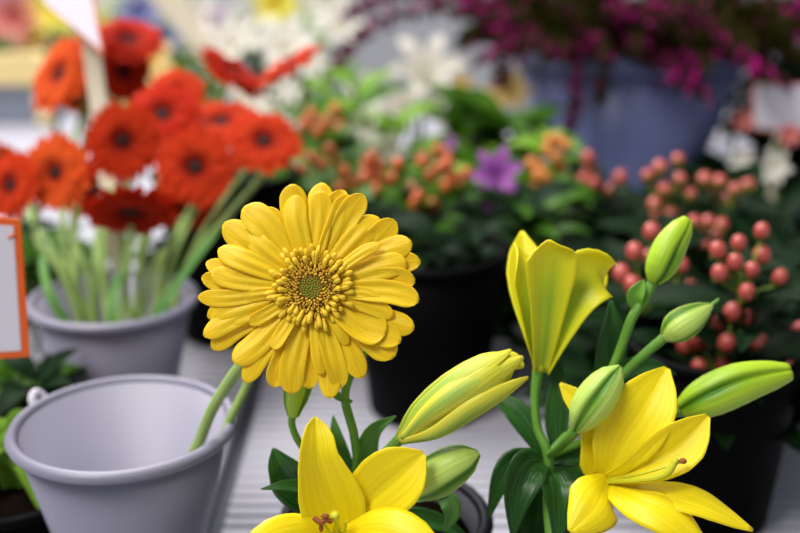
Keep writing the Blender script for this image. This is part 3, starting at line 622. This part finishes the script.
# ---------------------------------------------------------------- pink berries (right bucket)
def in_bucket(c, k, h=.007, r=.022): return c + V((r * math.cos(k * 2.4), r * math.sin(k * 2.4), h))
PB = [
 ('branch of pink berries nearest the right edge, large berries above the long bud', .665, [(762, 231, 11), (762, 255, 11), (739, 243, 10), (718, 250, 10), (752, 270, 9), (720, 273, 11), (747, 292, 10), (780, 277, 9), (735, 262, 8)]),
 ('branch of pink berries just right of the small pointed bud', .69, [(733, 312, 9), (746, 318, 9), (720, 322, 9), (727, 343, 9), (700, 341, 10), (684, 345, 9), (760, 344, 8), (699, 367, 10), (724, 363, 9)]),
 ('branch of pink berries left of the topmost bud', .74, [(635, 252, 10), (622, 274, 9), (633, 285, 9), (650, 258, 9), (681, 266, 9), (652, 232, 9), (643, 345, 9), (656, 365, 9), (664, 360, 9)]),
 ('branch of pink berries behind the crossing bud stalks', .76, [(650, 330, 8), (665, 322, 8), (640, 300, 8), (679, 300, 8), (690, 290, 8), (672, 345, 8)]),
 ('branch of pink berries directly below the blue pot', .90, [(655, 205, 9), (665, 190, 9), (648, 176, 9), (680, 180, 9), (690, 195, 9), (670, 215, 9), (655, 220, 9), (678, 160, 9), (660, 168, 9), (700, 210, 9)]),
 ('branch of pink berries right of the blue pot base', .92, [(705, 180, 9), (720, 182, 9), (735, 190, 9), (748, 186, 9), (728, 200, 8), (712, 196, 8)]),
 ('shaded branch of dull pink berries just above the long bud', .78, [(690, 372, 8), (705, 378, 8), (716, 368, 8), (668, 385, 8), (680, 378, 8), (735, 360, 8), (742, 330, 8), (755, 322, 8)]),
 ('branch of dull pink berries between the topmost bud and the right berries', .86, [(700, 232, 8), (708, 222, 8), (694, 222, 8), (716, 236, 8), (705, 245, 8), (722, 226, 8)]),
 ('low branch of pink berries at the right edge of the frame', .70, [(797, 352, 9), (800, 330, 9), (790, 370, 8), (799, 366, 8), (810, 345, 9)]),
 ('small branch of pink berries in front of the blue pot, left part', 1.0, [(588, 158, 9), (590, 172, 9), (583, 180, 9), (594, 184, 9), (586, 192, 9), (620, 178, 8), (610, 192, 7), (577, 200, 8)]),
]
cntb = 0
for i, (lb, d, bl) in enumerate(PB):
    pts = [P(x, y, d + R.uniform(-.012, .012)) for x, y, _ in bl]; cx = sum((p for p in pts), V()) / len(pts)
    bs = in_bucket(BK2, i, r=.024)
    if d > .95: bs = base_under(P(590, 230, .98), 0.002)
    bough('berry_branch', bs, cx - V((0, 0, .018)), lb, 'berry branch', 'pink berry branches', nl=12, L=.062, berries=pts, bk='pink', br=px(8.7 if d < .8 else 7.4, d))
# dark leafy stems in the right bucket and behind
fill_lb = 'dark green leafy stem among the pink berry branches on the right'
for k in range(26):
    x = R.uniform(595, 810); y = R.uniform(225, 400); d = R.uniform(.76, .92)
    bough('foliage_plant', in_bucket(BK2, k + 3, r=.028), P(x, y, d), fill_lb, 'foliage plant', 'dark leafy stems in the right black bucket', nl=11, L=R.uniform(.05, .075), lk='dark', lstart=.45)
# ---------------------------------------------------------------- middle foliage behind the gerbera
CB = [
 ('branch of orange berries just above the yellow gerbera, left', .98, 'orange', [(312, 158, 9), (322, 165, 9), (335, 160, 8), (345, 172, 9), (352, 182, 8), (365, 178, 8), (376, 190, 8), (340, 188, 7), (330, 150, 8), (358, 196, 8)]),
 ('branch of orange berries right above the yellow gerbera', .92, 'orange', [(422, 162, 8), (398, 164, 7), (440, 168, 9), (430, 176, 9), (412, 188, 9), (415, 204, 10), (433, 206, 9), (448, 164, 8), (418, 196, 8)]),
 ('branch of golden berries left of the blue pot base', .98, 'gold', [(548, 150, 8), (556, 158, 8), (540, 168, 9), (545, 178, 8), (532, 164, 8), (560, 168, 8), (552, 188, 9), (536, 188, 8), (538, 176, 8), (549, 140, 7)]),
 ('loose branch of dull orange berries behind the leaf pile', 1.12, 'orange', [(312, 115, 8), (325, 122, 8), (318, 132, 8), (335, 110, 8), (340, 128, 8), (305, 125, 8)]),
 ('short branch of red orange berries behind the right petals of the yellow gerbera', 1.0, 'orange', [(372, 158, 7), (380, 166, 7), (366, 166, 7), (392, 178, 7), (384, 184, 7), (376, 176, 7), (398, 196, 7), (390, 206, 7)]),
 ('branch of red orange berries just left of the lilac flower', 1.02, 'orange', [(452, 176, 7), (460, 184, 7), (446, 186, 7), (466, 174, 7), (438, 150, 7), (446, 156, 7)]),
 ('branch of orange berries beside the rightmost red gerbera', 1.05, 'orange', [(300, 170, 7), (308, 178, 7), (296, 182, 7), (316, 186, 7), (290, 174, 7)]),
 ('branch of golden berries between the lilac flower and the blue pot', 1.0, 'gold', [(528, 182, 7), (534, 190, 7), (522, 192, 7), (540, 196, 7), (526, 200, 7), (558, 140, 7), (566, 146, 7)]),
]
for i, (lb, d, bk, bl) in enumerate(CB):
    pts = [P(x, y, d + R.uniform(-.012, .012)) for x, y, _ in bl]; cx = sum((p for p in pts), V()) / len(pts)
    bs = in_bucket(BK1, i, r=.024) if i < 2 else base_under(P([0, 0, 545, 325, 380, 455, 300, 530][i], 250, d + .01), .002)
    bough('berry_branch', bs, cx - V((0, 0, .02)), lb, 'berry branch', 'orange and golden berry branches', nl=11, L=.05, lk='mid' if i else 'mid', berries=pts, bk=bk, br=px(6.4, d))
gl = {'dark': 'dark green leafy stem rising from behind the tall black bucket', 'mid': 'fresh green leafy stem in the blurred greenery above the gerbera', 'bright': 'bright light green leafy stem among the white flowers at the back'}
gr = {'dark': 'dark leafy stems in the middle', 'mid': 'green leafy stems in the middle', 'bright': 'bright leafy stems at the back'}
ZL = {'foot': ('dark green leafy plant around the foot of the large blue pot', 'dark leafy plants around the blue pot'),
      'edge': ('dark leafy plant behind the price card right of the blue pot', 'dark leafy plants right of the blue pot'),
      'lowleft': ('leafy plant crowding the gap left of the two grey buckets', 'leafy plants left of the grey buckets'),
      'rear': ('blurred leafy plant behind the second grey bucket', 'leafy plants behind the second grey bucket')}
def sprout(x, y, d, lk, L, src=None, nl=10, ls=.4, zone=None):
    top = P(x, y, d); bs = src if src is not None else V((top.x + R.uniform(-.03, .03), top.y + R.uniform(-.02, .05), .002))
    bough('foliage_plant', bs, top, ZL[zone][0] if zone else gl[lk], 'foliage plant', ZL[zone][1] if zone else gr[lk], nl=nl, L=L, lk=lk, lstart=ls)
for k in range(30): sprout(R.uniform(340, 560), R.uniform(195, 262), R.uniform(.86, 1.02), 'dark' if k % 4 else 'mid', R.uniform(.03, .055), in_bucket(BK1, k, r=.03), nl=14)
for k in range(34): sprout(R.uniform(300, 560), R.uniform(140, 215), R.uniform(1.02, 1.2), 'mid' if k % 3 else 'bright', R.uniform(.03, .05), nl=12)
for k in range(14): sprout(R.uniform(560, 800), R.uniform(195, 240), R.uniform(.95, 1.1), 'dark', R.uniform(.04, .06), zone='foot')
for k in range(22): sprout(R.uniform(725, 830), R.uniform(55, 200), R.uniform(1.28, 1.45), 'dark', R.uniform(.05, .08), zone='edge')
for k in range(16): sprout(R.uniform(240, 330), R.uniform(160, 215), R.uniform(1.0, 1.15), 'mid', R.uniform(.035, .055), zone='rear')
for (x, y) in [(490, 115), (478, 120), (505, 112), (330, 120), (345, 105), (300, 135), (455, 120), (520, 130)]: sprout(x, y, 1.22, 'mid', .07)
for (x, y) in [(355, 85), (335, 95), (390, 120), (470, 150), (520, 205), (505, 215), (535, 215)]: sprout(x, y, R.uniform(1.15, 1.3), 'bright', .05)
# ---------------------------------------------------------------- white, cream and lilac blooms at the back
def trumpet_mesh(name, m, W=.42):
    g = G()
    for k in range(6):
        a = k * math.pi / 3; u = V((math.cos(a), math.sin(a), 0))
        g.strip([V((0, 0, -.5)) + u * .05, u * .25 + V((0, 0, 0)), u * .65 + V((0, 0, .38)), u * 1.0 + V((0, 0, .36))], W + .06 * (k % 2), V((0, 0, 1)) - u * .6, 'lily', .25, 7, 12)
    for k in range(5):
        a = k * 1.2566; u = V((math.cos(a), math.sin(a), 0)); g.tube([V((0, 0, -.3)), u * .15 + V((0, 0, .3)), u * .22 + V((0, 0, .5))], .025, 5, 6)
    return mesh(name, g, m)
TM = {'white': trumpet_mesh('petals', M_wh), 'cream': trumpet_mesh('petals', M_cr, .55), 'lilac': trumpet_mesh('petals', M_pu, .5), 'pink': trumpet_mesh('petals', M_pk, .55), 'lemon': trumpet_mesh('petals', M_yl, .6), 'blue': trumpet_mesh('petals', M_pb, .5)}
def bloom(x, y, r, d, kind, f, label, group=None, cat='flower', z=None):
    top = P(x, y, d); bs = V((top.x + R.uniform(-.02, .02), top.y + .03, 0.002 if z is None else z))
    t = thing({'white': 'white_lily', 'cream': 'cream_flower', 'lilac': 'lilac_flower', 'pink': 'pink_flower', 'lemon': 'yellow_flower', 'blue': 'blue_flower'}[kind], bs, label, cat, group)
    rr = px(r, d); place('petals', TM[kind], frame(top, f, R.uniform(0, 6), rr), t)
    n = V(f).normalized(); e = top - n * rr * .48
    stem(t, [e, e - n * .02 - V((0, 0, .02)), bs], .0025, M_fm, n=6)
for a in [
 (425, 75, 42, 1.35, 'white', (0.1, -1, .8), 'large white flower at the top centre, highest of the white ones'),
 (402, 108, 30, 1.32, 'white', (-.4, -1, .4), 'white flower just below the highest white one'),
 (436, 105, 26, 1.34, 'white', (.6, -1, .2), 'white flower right below the highest white one'),
 (366, 100, 26, 1.3, 'white', (-.2, -1, .6), 'white flower left of the brightest white group'),
 (384, 148, 26, 1.16, 'white', (0, -1, -.2), 'drooping white flower above the orange berries'),
 (368, 125, 20, 1.18, 'white', (-.5, -1, .2), 'small white flower over the green leaves'),
 (507, 92, 24, 1.34, 'cream', (.3, -1, .5), 'cream peach flower left of the blue pot rim'),
 (462, 88, 16, 1.36, 'cream', (-.3, -1, .5), 'yellowish flower right of the large white one'),
 (490, 104, 18, 1.3, 'cream', (0, -1, .7), 'small cream flower above a broad green leaf'),
 (496, 172, 27, .95, 'lilac', (0, -1, .3), 'lilac flower in the dark greenery'),
 (489, 192, 19, .95, 'lilac', (.3, -1, -.2), 'lower lilac flower hanging under the larger one'),
 (449, 143, 9, 1.1, 'lilac', (0, -1, .3), 'tiny lilac flower above the orange berries'),
 (458, 196, 9, 1.05, 'lilac', (0, -1, .3), 'tiny pale lilac flower beside the dark leaves'),
 (423, 158, 9, 1.08, 'pink', (0, -1, .3), 'tiny pink flower near the orange berries'),
 (772, 167, 19, 1.1, 'white', (0, -1, .3), 'white flower at the right edge below the price card'),
 (741, 160, 14, 1.15, 'white', (-.3, -1, .3), 'small creamy white flower right of the blue pot'),
 (802, 280, 14, .85, 'white', (-.6, -1, .3), 'white flower cut by the right edge beside the berries'),
 (742, 122, 12, 1.2, 'pink', (0, -1, .3), 'small red pink flower left of the right price card'),
 (788, 135, 13, 1.1, 'pink', (0, -1, .3), 'red pink flower in front of the right price card'),
 (285, 48, 34, 1.75, 'white', (0, -1, .8), 'white flower above the edge on orange gerbera'),
 (232, 44, 30, 1.75, 'white', (0, -1, .8), 'white flower above the side on red gerbera'),
 (258, 100, 15, 1.5, 'white', (0, -1, .5), 'small white flower between the right red gerberas'),
 (288, 92, 17, 1.5, 'white', (0, -1, .5), 'white flower under the edge on orange gerbera'),
 (152, 62, 26, 1.6, 'cream', (0, -1, .5), 'cream flower right of the dark red gerberas'),
 (48, 102, 15, 1.4, 'white', (0, -1, .5), 'small greenish white flower under the orange gerbera'),
 (340, 30, 26, 1.7, 'white', (0, -1, .8), 'white flower behind the long trailing heath sprig'),
 (276, 4, 26, 1.9, 'lemon', (0, -1, .5), 'bright yellow flower at the top edge'),
 (312, 62, 20, 1.6, 'white', (0, -1, .3), 'pale flower right of the edge on orange gerbera'),
 (108, 225, 13, 1.1, 'white', (0, -1, .5), 'white flower behind the stems of the second bucket'),
 (126, 100, 12, 1.2, 'cream', (0, -1, .5), 'small cream flower between the red gerberas'),
 (50, 392, 12, .78, 'blue', (.2, -1, .7), 'small blue flower above the front bucket lug'),
 (8, 440, 16, .68, 'white', (.2, -1, .7), 'white flower at the left edge beside the front bucket'),
]: bloom(*a)
# ---------------------------------------------------------------- heath in the blue pot
def sprig_mesh(seed, bloomy, curl):
    rr = random.Random(seed); g = G(); path = [V((0, 0, 0)), V((.35, 0, .12)), V((.7, 0, .08 - curl * .4)), V((1, 0, -curl))]
    g.tube(path, [.012, .008, .004], 5, 14, mi=0); c = catmull(path, 40)
    for k in range(130):
        p = c[int(rr.uniform(2, 39))]; a = rr.uniform(0, 6.28); u = V((rr.uniform(-.1, .5), math.cos(a), math.sin(a))).normalized()
        if rr.random() < bloomy and k % 3: 
            q = p + u * rr.uniform(.03, .085); g.ball(q, rr.uniform(.018, .032), 6, 4, mi=1 if rr.random() < .75 else 2, sq=(1, 1, 1.3))
        else: g.strip([p, p + u * .06, p + u * .12 + V((0, 0, .01))], .05, V((0, 0, 1)), 'leaf', .1, 3, 4, mi=0)
    return mesh('sprig', g, [M_he, M_ma, M_mp])
SM = [sprig_mesh(1, .6, .1), sprig_mesh(2, .65, .5), sprig_mesh(3, .02, .1), sprig_mesh(4, .22, .3)]
ht = thing('heath_plant', BP + V((0, 0, hb - .035)), 'bushy magenta flowering heath plant growing in the large blue pot', 'plant')
hc = ht.location
def sprig(p, dr, L, k, up=(0, 0, 1)):
    x = V(dr).normalized(); z = V(up); z = z - x * z.dot(x); z = z.normalized() if z.length > 1e-4 else x.orthogonal().normalized(); y = z.cross(x)
    return place('sprig', SM[k], Matrix.Translation(p) @ Matrix((x, y, z)).transposed().to_4x4() @ Matrix.Scale(L, 4), ht)
for k in range(190):
    a = k * 2.39996; rr = .128 * math.sqrt((k + .5) / 190); p = hc + V((rr * math.cos(a), rr * math.sin(a), 0))
    el = R.uniform(.55, 1.3) if rr > .07 else R.uniform(.7, 2.2)
    sprig(p, (math.cos(a), math.sin(a), el), R.uniform(.085, .14), R.choice([0, 1, 2, 2, 3, 3]))
for (x0, y0, x1, y1, d, k) in [(520, 30, 502, 78, 1.24, 1), (560, 40, 585, 118, 1.22, 1), (600, 30, 605, 96, 1.20, 3), (540, 25, 520, 60, 1.22, 0), (505, 10, 498, 80, 1.26, 0), (650, 20, 670, 50, 1.2, 3), (600, 10, 660, 12, 1.15, 0), (720, 30, 810, 60, 1.22, 2), (710, 20, 800, 25, 1.22, 2), (730, 10, 810, 5, 1.25, 3), (700, 40, 770, 62, 1.24, 2), (640, 10, 720, 30, 1.14, 0), (560, 20, 600, 55, 1.2, 0)]:
    p = P(x0, y0, d); q = P(x1, y1, d); sprig(p, q - p, (q - p).length * 1.1, k, up=(0, -.4, 1))
# long arching sprig to the left
arch = [hc + V((-.11, 0, .0)), P(520, 30, 1.30), P(470, 10, 1.27), P(410, 14, 1.25), P(365, 32, 1.25), P(335, 66, 1.26)]
for path in (arch, [hc + V((-.1, .02, 0)), P(500, 8, 1.34), P(430, -5, 1.34), P(380, 0, 1.34), P(340, 18, 1.34)]):
    rr = random.Random(5); g = G(); g.tube(path, [.0022, .0016, .001], 6, 40); c = catmull(path, 80)
    for k in range(240):
        p = c[int(rr.uniform(14, 79))]; a = rr.uniform(0, 6.28); u = V((rr.uniform(-.5, .2), math.cos(a), math.sin(a))).normalized()
        if rr.random() < .6: g.ball(p + u * rr.uniform(.004, .012), rr.uniform(.0022, .0036), 6, 4, mi=2 if rr.random() < .65 else 1)
        else: g.strip([p, p + u * .008, p + u * .015], .004, V((0, 0, 1)), 'leaf', .1, 3, 4, mi=0)
    o = obj('sprig', g, [M_he, M_ma, M_mp], ht); o['label'] = 'long sprig arching left over the white flowers'
# ---------------------------------------------------------------- price cards and sticks
def card(name, corners, label, th=.0016, bw=.0035, marks=None, parts=None):
    """corners: four world points in order"""
    a, b, c_, d = [V(p) for p in corners]; n = (b - a).cross(d - a).normalized()
    t = thing(name, (c_ + d) / 2, label, 'price card')
    def pt(u, v, o): return a.lerp(b, u).lerp(d.lerp(c_, u), v) + n * o
    def quad(u0, v0, u1, v1, o0, o1):
        g = G(); vs = [pt(u, v, o) for o in (o0, o1) for (u, v) in ((u0, v0), (u1, v0), (u1, v1), (u0, v1))]
        g.add(vs, [(3, 2, 1, 0), (4, 5, 6, 7), (0, 1, 5, 4), (1, 2, 6, 5), (2, 3, 7, 6), (3, 0, 4, 7)], [(0, 0)] * 8); return g
    obj('backing', quad(0, 0, 1, 1, 0, th), M_co, t, smooth=False, bevel=.0005)
    wu = bw / (b - a).length; wv = bw / (d - a).length; s = 1 if n.dot(C) > 0 else -1
    o0, o1 = (th, th + .0004) if s > 0 else (-.0004, 0)
    obj('face', quad(wu, wv, 1 - wu, 1 - wv, o0, o1), M_cd, t, smooth=False)
    if marks:
        for (u0, v0, u1, v1) in marks:
            e = .0006 if s < 0 else th + .0006
            g = G(); g.tube([pt(u0, v0, -e if s < 0 else e), pt(u1, v1, -e if s < 0 else e)], .0008, 6, 4); obj('print', g, M_co, t)
    return t, pt
lt, _ = card('price_card', [P(-50, 214, .60), P(21, 219, .61), P(30, 357, .62), P(-45, 362, .61)], 'white price card with an orange border cut by the left edge', bw=.0042, marks=[(.80, .14, .90, .11)])
tt = P(-30, 360, .612); g = G(); g.box((tt.x - .004, tt.y, -.0), (tt.x + .004, tt.y + .003, tt.z + .03)); obj('stake', g, M_wd, lt, smooth=False)
t2, _ = card('price_card', [P(20, -52, .90), P(88, -40, .88), P(104, 56, .86), P(44, 4, .88)], 'white price card with orange edge on the wooden stick, at the top left', bw=.0022)
sk = thing('wooden_stick', B2 + V((.008, .005, .007)), 'flat pale wooden stick rising from the second grey bucket to the price card', 'stick')
a = B2 + V((.006, .022, .007)); b = P(88, 20, .896)
def plank(a, b, wd, th, m, par, name='slat'):
    g = G(); T = (b - a).normalized(); n = (C - T * C.dot(T)).normalized(); s = T.cross(n)
    vs = [p + s * x + n * y for p in (a, b) for (x, y) in ((-wd / 2, -th / 2), (wd / 2, -th / 2), (wd / 2, th / 2), (-wd / 2, th / 2))]
    g.add(vs, [(3, 2, 1, 0), (4, 5, 6, 7), (0, 1, 5, 4), (1, 2, 6, 5), (2, 3, 7, 6), (3, 0, 4, 7)], [(0, 0)] * 8); obj(name, g, m, par, smooth=False, bevel=.001)
plank(a, b, .0145, .004, M_wd, sk)
t3, _ = card('price_card', [P(752, 82, 1.2), P(812, 84, 1.2), P(812, 132, 1.21), P(752, 130, 1.21)], 'white price card with a thin red edge at the right side', bw=.002)
q = P(780, 131, 1.212); g = G(); g.box((q.x - .005, q.y, 0), (q.x + .005, q.y + .004, q.z)); obj('stake', g, M_wd, t3, smooth=False)
# leaning pale board at the back left
a = P(232, 150, 1.75); lb_ = thing('leaning_plank', base_under(a), 'pale narrow board leaning left at the back between the gerberas', 'board')
plank(V((a.x + .1, a.y, 0.0)), P(135, -40, 1.75), .04, .012, M_wd, lb_, 'board')
# ---------------------------------------------------------------- back left: crate and distant flowers
cr = thing('wooden_crate', P(-60, 90, 1.95) * V((1, 1, 0)).length * 0 + V((P(-40, 90, 1.9).x, 1.92, 0)), 'low warm toned wooden crate edge at the far left back', 'crate')
xr = P(46, 70, 1.9).x; zc = P(0, 54, 1.9).z; zd = P(0, 86, 1.9).z
yb = P(0, 70, 1.9).y
g = G(); g.box((xr - .5, yb, zd), (xr, yb + .02, zc)); obj('board', g, M_wy, cr, smooth=False, bevel=.002)
for x in (xr - .48, xr - .03):
    g = G(); g.box((x, yb + .02, 0), (x + .02, yb + .04, zc)); obj('post', g, M_wy, cr, smooth=False)
g = G(); g.box((xr - .5, yb + .04, 0.002), (xr, yb + .055, zd)); obj('back_panel', g, M_bgr, cr, smooth=False)
def pot(c, r, h, m, label):
    t = thing('flower_bucket', c, label, 'bucket'); g = G(); g.lathe([(.001, 0), (r * .75, 0), (r, h), (r * 1.06, h), (r * 1.06, h + .008), (r * .95, h + .008), (r * .7, .01), (.001, .01)], c, 32); obj('body', g, m, t); return t
# far stand behind the table
fs_ = thing('far_stand', (-.6, 3.0, -.8), 'pale stand behind the table carrying distant blurred flowers', 'stand')
g = G(); g.box((-1.9, 2.7, -.40), (.5, 3.4, -.36)); obj('stand_top', g, M_sh, fs_, smooth=False)
for x in (-1.85, .42):
    for y in (2.74, 3.33):
        g = G(); g.box((x, y, -.8), (x + .05, y + .05, -.40)); obj('leg', g, M_sh, fs_, smooth=False)
FB = [(15, 20, 'pink', 30), (60, 10, 'lemon', 34), (35, 40, 'cream', 26), (95, 30, 'lemon', 20), (140, 15, 'blue', 26), (165, 40, 'blue', 20), (195, 12, 'white', 30), (215, 30, 'lilac', 22), (250, 30, 'white', 32), (300, 20, 'white', 34), (5, 5, 'blue', 28), (330, 5, 'white', 30), (120, 5, 'white', 26), (-15, 40, 'lemon', 30), (45, 55, 'pink', 16), (180, 60, 'white', 18)]
for i, (x, y, kd, r) in enumerate(FB):
    bloom(x, y, r, 2.9 + .02 * i, kd, (0, -1, .6), 'distant blurred %s flower on the stand behind, %s' % ({'lemon': 'yellow', 'blue': 'blue violet'}.get(kd, kd), ['at the far left edge', 'above the crate', 'just over the crate board', 'left of the price card edge', 'right of the price card', 'beside the leaning board', 'right of the leaning board top', 'next to the leaning board', 'over the side on gerbera', 'over the edge on gerbera', 'in the top left corner', 'left of the heath sprig tip', 'at the top behind the price card', 'outside the left edge', 'by the crate corner', 'below the leaning board top'][i]), z=-.36)
for k in range(16):
    p = P(R.uniform(0, 330), R.uniform(0, 50), 3.05); bs = V((p.x, p.y + .05, -.36))
    bough('foliage_plant', bs, p, 'soft green leafy stem among the distant flowers on the far stand', 'foliage plant', 'leafy stems on the far stand', nl=10, L=.14, lk='bright' if k % 2 else 'mid', lstart=.3)
# ---------------------------------------------------------------- lower left plants
pc = base_under(P(8, 470, .66)); 
t = bucket('black_pot', V((pc.x, pc.y, 0)), .06, .05, .04, M_bk, 'small dark pot with soil at the lower left behind the grey bucket', .003, floor_z=.03, category='flower pot'); fill(t, V((pc.x, pc.y, 0)), .06, .05, .04, .052)
lpnt = thing('leafy_plant', V((pc.x, pc.y, .053)), 'bright green leafy plant at the left edge beside the front bucket', 'plant')
for k, (x, y, wv) in enumerate([(30, 455, 22), (12, 460, 26), (48, 480, 18), (2, 480, 26), (40, 500, 16), (25, 420, 16), (0, 430, 14), (55, 440, 14), (-15, 470, 26), (30, 480, 22), (15, 500, 22)]):
    q = P(x, y, .64 + .01 * (k % 4)); b = lpnt.location; leaf(lpnt, [b, b.lerp(q, .5) + V((0, 0, .02)), q, q + (q - b) * .2 - V((0, 0, .012))], px(wv, .65), C + U * .7, M_fb)
for k in range(12): sprout(R.uniform(-10, 48), R.uniform(372, 440), R.uniform(.72, .84), ['mid', 'dark', 'dark'][k % 3], .034, zone='lowleft')
for k in range(16): sprout(R.uniform(-10, 100), R.uniform(235, 330), R.uniform(.95, 1.12), ['mid', 'dark'][k % 2], .045, zone='rear')
for k in range(8): sprout(R.uniform(190, 260), R.uniform(225, 300), R.uniform(1.0, 1.12), 'dark', .055, zone='rear')
# dead pale leaf behind the left price card
q0 = P(20, 400, .76); t = thing('dry_leaf', base_under(q0, .002), 'long pale dry leaf leaning behind the left price card', 'leaf')
g = G(); g.strip([t.location, q0, P(60, 360, .78), P(78, 340, .8)], px(16, .78), C, 'blade', .2, 5, 12); obj('blade', g, M_wd, t, th=.0005)
BK3 = base_under(P(226, 200, 1.0))
bucket('black_bucket', BK3, .155, .062, .045, M_bk, 'black plastic bucket between the two grey buckets and the gerbera', .004)
